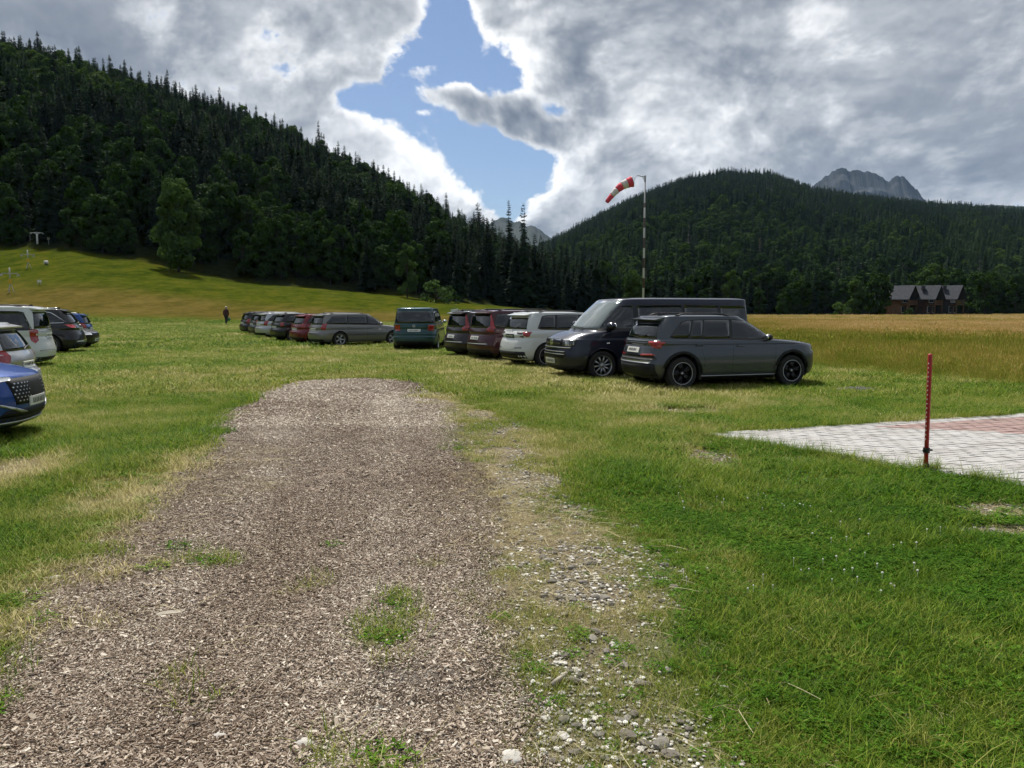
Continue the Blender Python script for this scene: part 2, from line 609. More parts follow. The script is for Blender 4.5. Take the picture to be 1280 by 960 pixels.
def rock_material(name, lo, hi, low_green=None, scale=.004):
    m, nt, b = new_mat(name)
    geo = nt.new('ShaderNodeNewGeometry'); P = geo.outputs['Position']
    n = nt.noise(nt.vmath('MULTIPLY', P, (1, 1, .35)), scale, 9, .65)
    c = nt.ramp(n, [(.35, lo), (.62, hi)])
    if low_green:
        c = nt.mix(nt.mr(nt.noise(P, scale * 1.7, 6), .42, .6), c, C4(low_green))
    nt.set(b.inputs['Base Color'], c); b.inputs['Roughness'].default_value = .95
    return m


GREEN = [(0, (.070, .155, .010)), (.25, (.145, .240, .018)), (.5, (.245, .275, .045)), (.78, (.37, .34, .12)), (1, (.56, .50, .27))]
M_grass = leafy('lawn_grass', GREEN, transl=.4, hue_var=.5, spec=.12, rough=.6, vary=1.0)
M_clover = leafy('clover_leaf', [(0, (.048, .125, .010)), (.5, (.095, .20, .018)), (1, (.19, .24, .06))], transl=.3)
M_meadow = leafy('meadow_grass', [(0, (.14, .215, .022)), (.3, (.26, .28, .045)), (.55, (.40, .345, .095)), (.8, (.52, .40, .17)), (1, (.60, .47, .27))], transl=.5, hue_var=.55)
M_straw = leafy('dry_straw', [(0, (.30, .25, .13)), (.5, (.48, .41, .24)), (1, (.62, .56, .38))], transl=.2, hue_var=.6)
M_chip = leafy('wood_chip', [(0, (.165, .120, .085)), (.35, (.280, .220, .168)), (.7, (.375, .308, .245)), (.92, (.46, .40, .325)), (1, (.58, .52, .44))], transl=0.0, rough=.9, hue_var=1.25, spec=.1, vary=.35)
M_stone = leafy('pale_pebble', [(0, (.20, .18, .15)), (.5, (.34, .32, .28)), (1, (.58, .56, .52))], transl=0.0, rough=.8, hue_var=.9)
M_spruce = leafy('spruce_needles', [(0, (.014, .032, .015)), (.4, (.026, .056, .024)), (.75, (.048, .090, .032)), (1, (.085, .135, .045))], transl=.12, hue_var=.35)
M_spruce_f = M_spruce
M_leaf = leafy('broadleaf_foliage', [(0, (.018, .040, .010)), (.4, (.034, .072, .014)), (.75, (.064, .115, .02)), (1, (.12, .18, .045))], transl=.25, hue_var=.35)
M_bark = simple('bark', (.035, .029, .024), .9, var=.4, vscale=3)
M_deadwood = simple('dead_wood', (.11, .10, .09), .9, var=.3, vscale=3)
M_ground = ground_material()
M_path = path_material()
M_flower = simple('white_clover_flower', (.75, .73, .68), .7)
M_yellow = simple('yellow_petals', (.75, .62, .02), .6)

# ================================================================= GROUND
ang = np.concatenate([np.radians(np.arange(-180, -56, 4)), np.radians(np.arange(-56, 56, .27)), np.radians(np.arange(56, 180, 4))])
rad = .4 * np.exp(np.arange(0, 402) * .0243)
RR, AA = np.meshgrid(rad, ang, indexing='ij')
GX, GY = RR * np.sin(AA), RR * np.cos(AA)
GZ = height(GX, GY)
px_, d_, back_ = polar(GX, GY)
De_ = np.interp(px_, PXK, EDGE_D)
tall = tall_mask(GX, GY)
a_bare = np.clip(np.maximum(sstep(-.25, .02, path_d(GX, GY)), np.maximum(bare_mask(GX, GY) * .9, sstep(-.2, .4, stony_d(GX, GY)) * .8)), 0, 1)
a_bare = np.where(GY > 40, 0, a_bare)
a_dry = dryness(GX, GY)
edge_n = (fbm(GX, GY, .06, 3, 131) - .5) * 14
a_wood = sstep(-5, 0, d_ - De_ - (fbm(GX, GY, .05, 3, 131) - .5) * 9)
band = sstep(82, 92, d_ + edge_n * .3) * (1 - sstep(100, 118, d_ + edge_n)) * sstep(-.9, 0, -(px_ - 1000) / 300)
band = np.where(px_ > 760, sstep(30, 60, d_) * .55, band)
ground_me = grid_mesh('ground', GX, GY, GZ, [M_ground], dict(bare=a_bare, dry=a_dry, tall=tall, wood=a_wood, band=band), wrap=True)
ground = mesh_obj('ground', ground_me, kind='structure')

# wood-chip path: its own ragged-edged sheet just above the field
cs = .06
xs = np.arange(-6.5, 3.0, cs); ys = np.arange(-3, 19.5, cs)
XX, YY = np.meshgrid(xs, ys, indexing='ij')
pm = path_d(XX, YY)
VX, VY = XX, YY
vid = -np.ones(XX.shape, int); Vp = []; Fp = []
inside = pm > 0
for i in range(len(xs) - 1):
    for j in range(len(ys) - 1):
        if inside[i, j] and inside[i + 1, j] and inside[i, j + 1] and inside[i + 1, j + 1]:
            ids = []
            for (a, b) in ((i, j), (i + 1, j), (i + 1, j + 1), (i, j + 1)):
                if vid[a, b] < 0:
                    vid[a, b] = len(Vp); Vp.append((xs[a], ys[b]))
                ids.append(vid[a, b])
            Fp.append(tuple(ids))
Vp = np.array(Vp)
Zp = height(Vp[:, 0], Vp[:, 1]) + .010 + .012 * fbm(Vp[:, 0], Vp[:, 1], 6, 3, 141)
path_me = from_np('path', np.column_stack([Vp, Zp]).tolist(), Fp, [M_path], smooth=True)
mesh_obj('path', path_me, kind='structure')

# ================================================================= PAVING (blocks modelled one by one, one surface)
def paving():
    rnd = random.Random(5)
    V = []; Fc = []; cv = []
    bl, bw = .20, .10
    for jr in range(0, 66):
        v0 = .06 + jr * bw
        for ir in range(-1, 56):
            u0 = .06 + ir * bl + (bl / 2 if jr % 2 else 0)
            u1 = u0 + bl
            if u0 < .05: u0 = .06
            if u1 - u0 < .03 or u1 > 11: continue
            g = .0022
            uc, vc = (u0 + u1) / 2, v0 + bw / 2
            # red field inside a light border
            red = (uc > 2.5 and .35 < vc < 1.9 and uc > 2.5 + (vc - .35) * .9) or (uc > 6.2 and .35 < vc < 4.2)
            dz = rnd.uniform(-.003, .003); tx, ty = rnd.uniform(-.002, .002), rnd.uniform(-.002, .002)
            n = len(V)
            for (a, b_, z) in ((u0 + g, v0 + g, 0), (u1 - g, v0 + g, 0), (u1 - g, v0 + bw - g, 0), (u0 + g, v0 + bw - g, 0),
                               (u0 + g + .0035, v0 + g + .0035, .042), (u1 - g - .0035, v0 + g + .0035, .042), (u1 - g - .0035, v0 + bw - g - .0035, .042), (u0 + g + .0035, v0 + bw - g - .0035, .042)):
                p = Vector(PA) + PAV_U * a + PAV_V * b_
                V.append((p.x, p.y, z + (dz + tx * (a - uc) * 10 + ty * (b_ - vc) * 10 if z else 0)))
                cv.append((1.0 if red else 0.0) + rnd.uniform(0, .5))
            Fc += [(n, n + 1, n + 5, n + 4), (n + 1, n + 2, n + 6, n + 5), (n + 2, n + 3, n + 7, n + 6), (n + 3, n, n + 4, n + 7), (n + 4, n + 5, n + 6, n + 7)]
    m, nt, b = new_mat('paving_block')
    a = attr(nt, 'cv').outputs['Fac']
    geo = nt.new('ShaderNodeNewGeometry'); P = geo.outputs['Position']
    n1 = nt.noise(P, 2.5, 6, .65); n2 = nt.noise(P, 60, 3, .6)
    grey = nt.ramp(nt.mr(a, 0, .5), [(0, (.38, .37, .365)), (1, (.50, .49, .48))])
    red = nt.ramp(nt.mr(a, 1, 1.5), [(0, (.27, .165, .15)), (1, (.37, .245, .225))])
    c = nt.mix(nt.mr(a, .7, .9), grey, red)
    c = nt.mix(nt.mr(n1, .45, .75, 0, .55), c, (.17, .15, .115, 1))
    c = nt.mix(nt.mr(n2, .3, .7, 0, .35), c, (.2, .19, .17, 1))
    nt.set(b.inputs['Base Color'], c); b.inputs['Roughness'].default_value = .9
    bp = nt.new('ShaderNodeBump'); bp.inputs['Strength'].default_value = .3; bp.inputs['Distance'].default_value = .004
    nt.set(bp.inputs['Height'], n2); nt.set(b.inputs['Normal'], bp.outputs[0])
    me = from_np('paving', V, Fc, [m], attrs={'cv': cv})
    mesh_obj('paving', me, kind='structure')
    # joint sand under the blocks
    e = MB()
    def P3(u, v, z): p = Vector(PA) + PAV_U * u + PAV_V * v; return (p.x, p.y, z)
    msand = simple('joint_sand', (.13, .12, .10), .95, var=.4, vscale=20)
    e.add([P3(.055, .055, .036), P3(11, .055, .036), P3(11, 6.6, .036), P3(.055, 6.6, .036)], [(0, 3, 2, 1)])
    e.build('paving_joints', msand, kind='structure')
    # concrete edging kerb along the two near edges
    k = MB()
    def kerb(u0, v0, u1, v1):
        k.add([P3(u0, v0, -.05), P3(u1, v0, -.05), P3(u1, v1, -.05), P3(u0, v1, -.05), P3(u0, v0, .038), P3(u1, v0, .038), P3(u1, v1, .038), P3(u0, v1, .038)],
              [(0, 1, 5, 4), (1, 2, 6, 5), (2, 3, 7, 6), (3, 0, 4, 7), (4, 5, 6, 7)])
    kerb(0, 0, .05, 6.6); kerb(.052, 0, 11, .05)
    k.build('paving_kerb', simple('kerb_concrete', (.42, .41, .38), .9, var=.3, vscale=6), kind='structure')


paving()

# ================================================================= TREES
def t_spruce(seed, H=16.0, Rm=2.5, sparse=0.0, base=.8):
    """tapered trunk + tiers of drooping boughs, each a jagged frond of needle twigs"""
    rnd = random.Random(seed)
    tv, tf = [], []
    nb = 6
    hs = [0, .3 * H, .7 * H, H]
    for k, h in enumerate(hs):
        r = .20 * (1 - h / H) + .02
        for i in range(nb):
            t = 2 * PI * i / nb; tv.append((r * math.cos(t), r * math.sin(t), h))
    for k in range(3):
        for i in range(nb):
            j = (i + 1) % nb; tf.append((k * nb + i, k * nb + j, (k + 1) * nb + j, (k + 1) * nb + i))
    V, Fc, B = [], [], []
    z = base
    lean = rnd.uniform(-.02, .02)
    while z < H - .15:
        f = z / H
        L0 = Rm * (1 - f) ** .82 * (1 if f > .12 else .75) + .12
        n = max(3, int(8 * (1 - f * .45)))
        a0 = rnd.uniform(0, 6.28)
        for i in range(n):
            if rnd.random() < sparse * (.4 + f): continue
            az = a0 + 2 * PI * i / n + rnd.uniform(-.3, .3)
            L = L0 * rnd.uniform(.6, 1.18)
            droop = -.28 - .35 * (1 - f) + rnd.uniform(-.15, .15)
            if f > .85: droop = .5
            d = Vector((math.cos(az), math.sin(az), 0)); sd = Vector((-d.y, d.x, 0))
            b = rnd.random(); o = Vector((lean * z, 0, z))
            def sp(t): return o + d * (L * t) + Vector((0, 0, L * droop * t * (1.35 - .5 * t)))
            m = max(3, int(L / .5))
            for s in range(m):
                t0, t1 = s / m, (s + 1) / m
                w = (.50 * L * (1 - t0) ** .7 + .20) * rnd.uniform(.65, 1.25)
                p0, p1 = sp(t0), sp(t1)
                dn = Vector((0, 0, -.35 * w))
                for sg in (1, -1):
                    q = len(V)
                    V += [p0, p1, (p0 + p1) / 2 + d * w * .45 + sd * w * sg + dn * rnd.uniform(.4, 1.6)]
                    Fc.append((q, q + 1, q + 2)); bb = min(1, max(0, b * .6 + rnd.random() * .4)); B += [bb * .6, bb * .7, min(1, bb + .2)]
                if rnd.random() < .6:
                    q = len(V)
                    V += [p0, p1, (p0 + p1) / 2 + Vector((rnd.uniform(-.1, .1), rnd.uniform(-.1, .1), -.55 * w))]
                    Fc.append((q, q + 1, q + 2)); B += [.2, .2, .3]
        z += .34 + .16 * rnd.random()
    # leader
    q = len(V); V += [(lean * H - .06, 0, H - .5), (lean * H + .06, 0, H - .5), (lean * H, 0, H + .25)]; Fc.append((q, q + 1, q + 2)); B += [.5] * 3
    return (np.array(tv), tf), (np.array([tuple(v) for v in V]), Fc, np.array(B))


def t_broad(seed, H=14.0, Rm=4.2, nclump=42, leaf=.34, per=120, low=.16):
    rnd = np.random.default_rng(seed); pr = random.Random(seed)
    cl = []
    for k in range(nclump):
        u = pr.random(); th = pr.uniform(0, 6.28)
        zf = low + (1 - low) * (k + .5) / nclump
        prof = math.sin(PI * min(1, max(0.06, (zf - low * .6) / (1.02 - low * .6))) ** .85) ** .6
        rr = Rm * prof * (.45 + .55 * math.sqrt(u)) * .82
        cl.append((rr * math.cos(th), rr * math.sin(th), zf * H - .8, pr.uniform(.8, 1.6) * Rm / 4.2))
    V, Fc, B = [], [], []
    for (cx, cy, cz, cr) in cl:
        n = int(per * (cr / 1.1) ** 2)
        d = rnd.normal(size=(n, 3)); d /= np.linalg.norm(d, axis=1)[:, None]
        r = cr * (.55 + .5 * rnd.random(n) ** .5)
        c = np.array([cx, cy, cz]) + d * r[:, None] * np.array([1.1, 1.1, .8])
        nrm = d + rnd.normal(size=(n, 3)) * .6; nrm /= np.linalg.norm(nrm, axis=1)[:, None]
        a = np.cross(nrm, rnd.normal(size=(n, 3))); a /= np.linalg.norm(a, axis=1)[:, None] + 1e-9
        b = np.cross(nrm, a)
        s = leaf * (.6 + .8 * rnd.random(n))[:, None]
        q0 = len(V)
        quad = np.stack([c - a * s, c - b * s * .6, c + a * s, c + b * s * .6], 1).reshape(-1, 3)
        V += quad.tolist(); Fc += [(q0 + 4 * i, q0 + 4 * i + 1, q0 + 4 * i + 2, q0 + 4 * i + 3) for i in range(n)]
        cb = pr.random() * .6
        B += np.repeat(np.clip(cb + rnd.random(n) * .4, 0, 1), 4).tolist()
    mb = MB()
    mb.tube([(0, 0, 0), (.1, .05, H * .2), (.0, .1, H * .45), (.15, 0, H * .8)], [.26, .2, .14, .05], 7)
    for k in range(7):
        c = cl[int((k + .5) * nclump / 7)]
        z0 = max(H * .15, c[2] * .6)
        mb.tube([(0.05, .05, z0), (c[0] * .5, c[1] * .5, (z0 + c[2]) / 2 + .3), (c[0], c[1], c[2])], [.1, .07, .03], 5)
    return (np.array([tuple(v) for v in mb.v]), mb.f), (np.array(V), Fc, np.array(B))


SPR = [t_spruce(11, 17, 3.3), t_spruce(12, 17, 3.8), t_spruce(13, 17, 2.9, .10), t_spruce(14, 17, 3.2, .22, 1.6)]
BRD = [t_broad(21), t_broad(22, 14, 3.6, 36), t_broad(23, 12, 4.6, 44)]
DEAD = t_spruce(15, 16, 1.3, .72, 3.0)
SHB = t_broad(24, 3.6, 2.3, 20, .2, 90, .05)


def inst_t(tr, crown_mi, trunk_mi):
    (tv, tf), (cv, cf, cb) = tr
    n = len(tv)
    return (np.concatenate([tv, cv]), list(tf) + [tuple(i + n for i in f) for f in cf], [trunk_mi] * len(tf) + [crown_mi] * len(cf), np.concatenate([np.full(n, .5), cb]))


def hill_points():
    P = []
    # left hillside and valley-floor wood
    s = 4.3
    gx, gy = np.meshgrid(np.arange(-340, 340, s), np.arange(120, 400, s), indexing='ij')
    x = (gx + rng.uniform(-.48, .48, gx.shape) * s).ravel(); y = (gy + rng.uniform(-.48, .48, gy.shape) * s).ravel()
    px, d, b = polar(x, y)
    De = np.interp(px, PXK, EDGE_D) + (fbm(x, y, .05, 3, 131) - .5) * 9
    Dr = np.interp(px, PXK, RIDGE_D)
    far = np.where(px > 760, 315, Dr + 22)
    ok = (d > De) & (d < far) & (px > -420) & (px < 1700)
    # clearing for the chalets
    ok &= ~((x > 78) & (x < 122) & (y < 212)) & ~((x > 86) & (x < 116) & (y < 220))
    x, y, px, d, De = x[ok], y[ok], px[ok], d[ok], De[ok]
    sf = .52 * sstep(6, 60, d - De) + .30 + .45 * sstep(480, 600, px) * (1 - sstep(760, 900, px))
    sf = sf + (fbm(x, y, .03, 2, 133) - .5) * 1.1
    sp = rng.random(len(x)) < np.clip(sf, .06, .97)
    h = np.where(sp, rng.uniform(8.5, 15.5, len(x)) + 5 * rng.random(len(x)) ** 4, rng.uniform(10, 16, len(x)))
    h = h * np.where((d - De < 7) & ~sp, rng.uniform(.55, .95, len(x)), 1)
    h = np.where(px > 780, h * .88, h)
    h = h * (1 - .20 * sstep(40, 150, d - De) * (px < 760)) + 3.5 * rng.random(len(x)) ** 6 * sp
    return x, y, px, d, De, sp, h


hx, hy, hpx, hd, hDe, hsp, hh = hill_points()
hzv = height(hx, hy)
score = hh / hd * np.where(hd - hDe < 16, 1.7, 1.0)
inframe = (hpx > -60) & (hpx < 1340)
score = np.where(inframe, score, score * .2)
order = np.argsort(-score)
idx_sp = [i for i in order if hsp[i]][:290]
idx_br = [i for i in order if not hsp[i]][:285]
single = np.zeros(len(hx), bool); single[idx_sp] = True; single[idx_br] = True


def tree_meshes(tr, cm, nm):
    (tv, tf), (cv, cf, cb) = tr
    t = from_np(nm + '_trunk', tv.tolist(), tf, [M_bark], smooth=True)
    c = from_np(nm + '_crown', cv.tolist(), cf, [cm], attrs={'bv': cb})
    return t, c


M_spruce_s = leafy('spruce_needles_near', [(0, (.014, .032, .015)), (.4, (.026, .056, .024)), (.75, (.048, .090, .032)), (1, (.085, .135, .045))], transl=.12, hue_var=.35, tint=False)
M_leaf_s = leafy('broadleaf_foliage_near', [(0, (.026, .056, .012)), (.5, (.050, .096, .018)), (1, (.10, .16, .035))], transl=.25, hue_var=.5, tint=False)


def shift(mat, name, add):
    m = mat.copy(); m.name = name
    for nd in m.node_tree.nodes:
        if nd.type == 'MATH' and nd.operation == 'SUBTRACT' and not nd.inputs[1].is_linked and abs(nd.inputs[1].default_value - .5) < 1e-6:
            nd.inputs[1].default_value = .5 - add
            break
    return m


SPM = [tree_meshes(t, M_spruce_s, 'spruce') for t in SPR]
# tint is fixed by material: mid-dark for spruce, three greens for broadleaf crowns
for m in (M_spruce_s,):
    pass
M_leaf_d = M_leaf_s
M_leaf_p = leafy('pale_broadleaf_foliage', [(0, (.055, .10, .025)), (.5, (.085, .15, .035)), (1, (.15, .22, .07))], transl=.3, hue_var=.6, tint=False)
BRM = [tree_meshes(t, M_leaf_d, 'broadleaf') for t in BRD]
BRP = [tree_meshes(t, M_leaf_p, 'pale_broadleaf') for t in BRD[:2]]
SHM = tree_meshes(SHB, M_leaf_d, 'shrub'); SHP = tree_meshes(SHB, M_leaf_p, 'pale_shrub')


def place_tree(name, meshes, x, y, s, sxy, label, cat, group=None, sink=.3):
    r = empty(name, (x, y, hz(x, y) - sink), random.uniform(0, 6.28), label=label, cat=cat, group=group)
    r.scale = (s * sxy, s * sxy, s)
    mesh_obj('trunk', meshes[0], r); mesh_obj('crown', meshes[1], r)
    return r


def zone(px):
    if px < 330: return 'at the far left foot of the left hillside', 'foot of the left hillside'
    if px < 660: return 'along the wooded hillside behind the parked cars', 'middle of the hillside edge'
    if px < 900: return 'in the valley gap around the windsock mast', 'valley gap'
    return 'in the wood across the tall meadow', 'wood across the meadow'


for i in idx_sp:
    zt, zg = zone(hpx[i])
    k = random.randrange(4)
    place_tree('spruce_tree', SPM[k], hx[i], hy[i], hh[i] / 17, random.uniform(.85, 1.2), 'dark green pointed spruce ' + zt, 'spruce', 'spruces, ' + zg)
for i in idx_br:
    zt, zg = zone(hpx[i])
    k = random.randrange(3)
    place_tree('broadleaf_tree', BRM[k], hx[i], hy[i], hh[i] / 14, random.uniform(.75, 1.0), 'rounded dark green broadleaf tree ' + zt, 'broadleaf tree', 'broadleaf trees, ' + zg)


def at(px, D):
    return ((px - 640) / F * D, D)


# trees the photograph singles out
SPECIAL = [
    ('spruce_tree', SPM[3], 655, 178, 24, .78, 'tall spruce with an open ragged top beside the notch with the far peak', 'spruce'),
    ('spruce_tree', SPM[1], 668, 182, 17.5, .9, 'full pointed spruce just right of the ragged one at the notch', 'spruce'),
    ('spruce_tree', SPM[2], 636, 186, 24, .7, 'slender tall spruce left of the ragged one at the notch', 'spruce'),
    ('broadleaf_tree', BRP[0], 228, 146, 17.5, .8, 'paler grey-green broadleaf tree stepping out in front of the left wood', 'broadleaf tree'),
    ('broadleaf_tree', BRP[1], 510, 158, 11.5, .75, 'paler low broadleaf tree in front of the dark wood above the teal minivan', 'broadleaf tree'),
    ('broadleaf_tree', BRP[1], 1066, 184, 9.5, .95, 'yellow-green young tree to the left of the chalets', 'broadleaf tree'),
    ('broadleaf_tree', BRP[0], 1160, 214, 14.5, 1.1, 'light green rounded tree behind the roofs of the chalets', 'broadleaf tree'),
    ('broadleaf_tree', BRM[0], 1094, 183, 10.5, 1.0, 'dark broadleaf tree touching the left end of the chalets', 'broadleaf tree'),
    ('broadleaf_tree', BRP[1], 912, 192, 12.0, .8, 'lighter green tree standing over the back of the black van', 'broadleaf tree'),
    ('broadleaf_tree', BRP[0], 790, 188, 11.5, .7, 'lighter green round tree behind the windsock mast', 'broadleaf tree'),
    ('broadleaf_tree', BRM[1], 1228, 188, 11.0, 1.0, 'dark bushy tree touching the right end of the chalets', 'broadleaf tree'),
    ('spruce_tree', SPM[0], 12, 352, 22, .75, 'tallest spruce on the skyline at the far left of the hill', 'spruce'),
    ('spruce_tree', SPM[3], 405, 350, 21, .8, 'spruce standing above the skyline in the middle of the left ridge', 'spruce'),
]
for nm, ms, px, D, H, sx, lab, cat in SPECIAL:
    x, y = at(px, D)
    base = 17 if 'spruce' in nm else 14
    place_tree(nm, ms, x, y, H / base, sx, lab, cat)
for px, D, H, ms, lab in [(545, 152, 5.2, SHP, 'pale rounded shrub at the edge of the wood above the teal minivan'),
                          (1048, 182, 4.2, SHP, 'low greyish shrub left of the yellow-green young tree near the chalets'),
                          (560, 158, 4.2, SHM, 'dark shrub just right of the pale rounded one at the wood edge'),
                          (1135, 181, 2.6, SHM, 'small dark bush in front of the chalets')]:
    x, y = at(px, D)
    place_tree('shrub', ms, x, y, H / 3.6, 1.0, lab, 'shrub')

# the rest of the wood, one mass
far_n = 0
tx, ty_, tk, ts, tt = [], [], [], [], []
for i in np.where(~single)[0]:
    tx.append(hx[i]); ty_.append(hy[i])
    if hsp[i]:
        k = random.randrange(4) if random.random() > .02 else 7
        tk.append(k); ts.append(hh[i] / 17)
    else:
        k = 4 + random.randrange(3); tk.append(k); ts.append(hh[i] / 14)
    tt.append(.22 + .5 * float(vnoise(hx[i] * .035, hy[i] * .035, 151)) * (1 if hsp[i] else 1.1))
sp_ = 8.0
gx, gy = np.meshgrid(np.arange(-420, 1330, sp_), np.arange(325, 1470, sp_), indexing='ij')
x = (gx + rng.uniform(-.5, .5, gx.shape) * sp_).ravel(); y = (gy + rng.uniform(-.5, .5, gy.shape) * sp_).ravel()
px, d, b = polar(x, y)
ok = (d > 322) & (d < 1440) & (px > 560) & (px < 1480) & ~((px < 700) & (d < 800))
# thin the far slopes a little where a tree is hidden anyway
ok &= (rng.random(len(x)) < np.where(d > 900, .8, 1))
x, y, px, d = x[ok], y[ok], px[ok], d[ok]
spf = .9 - .45 * sstep(.52, .66, fbm(x, y, .006, 3, 161)) - .4 * (1 - sstep(330, 450, d))
for i in range(len(x)):
    s_ = rng.random() < spf[i]
    tx.append(x[i]); ty_.append(y[i])
    if s_:
        gz = float(vnoise(x[i] * .012, y[i] * .012, 171)) > .72
        tk.append(random.randrange(4) if not (gz and random.random() < .3) else 7); ts.append(random.uniform(.75, 1.25))
    else:
        tk.append(4 + random.randrange(3)); ts.append(random.uniform(.8, 1.2))
    tt.append(.15 + .55 * float(vnoise(x[i] * .02, y[i] * .02, 152)) + (.25 if (px[i] > 1180 and d[i] < 700) else 0))  # sunlit patch low on the right hill is painted in as lighter tint
tx = np.array(tx); ty_ = np.array(ty_)
tz = height(tx, ty_) - .4
scatter('forest', [inst_t(t, 0, 1) for t in SPR] + [inst_t(t, 2, 1) for t in BRD] + [inst_t(DEAD, 3, 3)],
        np.column_stack([tx, ty_, tz]), np.array(ts), rng.uniform(0, 6.28, len(tx)), np.array(tk), np.array(tt),
        [M_spruce, M_bark, M_leaf, M_deadwood], 'dense dark spruce and broadleaf forest covering both hillsides', 'forest')
print('forest instances', len(tx), 'single', single.sum())


# ================================================================= FAR MOUNTAINS
def mountain(name, D, depth, sil, mat, rough, seed, ndx=260):
    """a real ridge: heights fall away in front of and behind the crest"""
    pxs = np.linspace(sil[0][0], sil[-1][0], ndx)
    ys = np.interp(pxs, [s[0] for s in sil], [s[1] for s in sil])
    X1 = (pxs - 640) / F * D
    H1 = (HOR - ys) / F * D + CAM_H
    e = np.linspace(-1, 1, 61)
    E, XX = np.meshgrid(e, X1, indexing='ij')
    YY = D + E * depth
    H1 = H1 * (1 + (fbm(pxs, pxs * 0 + seed, .35, 4, seed) - .5) * .03)
    HH = np.tile(H1, (61, 1))
    nz = fbm(XX, YY, rough, 5, seed); rid = 1 - np.abs(nz * 2 - 1)
    gul = np.abs(np.sin(XX * .012 * (1 + .2 * np.sin(YY * .01)) + nz * 5))
    Z = HH * (1 - np.abs(E) ** 1.15) - np.abs(E) ** .6 * (1 - np.abs(E)) * HH * (.22 * rid + .10 * gul)
    Z = np.where(np.abs(E) > .98, -2, Z)
    XX = XX * (YY / D * .5 + .5)
    me = grid_mesh(name, XX, YY, Z, [mat], smooth=False)
    mesh_obj(name, me, kind='structure')


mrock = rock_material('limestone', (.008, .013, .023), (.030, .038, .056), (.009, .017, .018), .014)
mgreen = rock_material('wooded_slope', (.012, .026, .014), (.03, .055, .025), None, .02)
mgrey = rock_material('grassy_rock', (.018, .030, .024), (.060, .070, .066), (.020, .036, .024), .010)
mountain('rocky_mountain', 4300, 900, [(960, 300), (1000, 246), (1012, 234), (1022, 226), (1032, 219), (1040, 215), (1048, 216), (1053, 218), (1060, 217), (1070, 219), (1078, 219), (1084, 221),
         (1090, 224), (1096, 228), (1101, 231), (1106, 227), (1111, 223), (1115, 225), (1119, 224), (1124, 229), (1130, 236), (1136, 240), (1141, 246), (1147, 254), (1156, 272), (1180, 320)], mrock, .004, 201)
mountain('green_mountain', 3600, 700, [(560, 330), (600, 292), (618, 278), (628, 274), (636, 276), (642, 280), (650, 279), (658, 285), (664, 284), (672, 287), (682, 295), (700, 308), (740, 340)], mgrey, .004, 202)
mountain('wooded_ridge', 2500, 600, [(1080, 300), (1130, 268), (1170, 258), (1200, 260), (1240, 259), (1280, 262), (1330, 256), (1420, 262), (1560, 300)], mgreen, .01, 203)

# ================================================================= GROUND COVER
def blade(rnd, h, w, lean, az, x0, y0, segs=3, flop=0.0):
    d = Vector((math.cos(az), math.sin(az), 0)); sd = Vector((-d.y, d.x, 0))
    vs = []
    for k in range(segs + 1):
        t = k / segs
        c = Vector((x0, y0, 0)) + d * (lean * h * t * t) + Vector((0, 0, h * (t - flop * t * t)))
        ww = w * (1 - t) ** .6 / 2
        if k < segs: vs += [c - sd * ww, c + sd * ww]
        else: vs += [c]
    fs = []
    for k in range(segs - 1): fs.append((2 * k, 2 * k + 1, 2 * k + 3, 2 * k + 2))
    fs.append((2 * segs - 2, 2 * segs - 1, 2 * segs))
    return vs, fs


def t_tuft(seed, n, rad, h, w, lean, flop=.15, segs=3):
    rnd = random.Random(seed); V, Fc, B = [], [], []
    for i in range(n):
        r = rad * math.sqrt(rnd.random()); a = rnd.uniform(0, 6.28)
        vs, fs = blade(rnd, h * rnd.uniform(.5, 1.3), w * rnd.uniform(.7, 1.3), lean * rnd.uniform(.2, 1.6), rnd.uniform(0, 6.28), r * math.cos(a), r * math.sin(a), segs, flop * rnd.uniform(0, 2))
        q = len(V); V += [tuple(v) for v in vs]; Fc += [tuple(i_ + q for i_ in f) for f in fs]
        b = rnd.random(); B += [b] * len(vs)
    return V, Fc, 0, B


def t_clover(seed, n, rad, h):
    """three-leaflet clover heads on short stalks"""
    rnd = random.Random(seed); V, Fc, B = [], [], []
    for i in range(n):
        r = rad * math.sqrt(rnd.random()); a = rnd.uniform(0, 6.28); x, y = r * math.cos(a), r * math.sin(a)
        z = h * rnd.uniform(.5, 1.2); a0 = rnd.uniform(0, 6.28); b = rnd.random(); s = rnd.uniform(.006, .011)
        for k in range(3):
            t = a0 + k * 2.09; d = Vector((math.cos(t), math.sin(t), rnd.uniform(-.1, .5))); sd = Vector((-d.y, d.x, 0))
            c = Vector((x, y, z)); q = len(V)
            V += [tuple(c), tuple(c + d * s + sd * s * .75), tuple(c + d * s * 1.9 + sd * s * .3), tuple(c + d * s * 1.9 - sd * s * .3), tuple(c + d * s - sd * s * .75)]
            Fc.append((q, q + 1, q + 2, q + 3, q + 4)); B += [b] * 5
    return V, Fc, 1, B


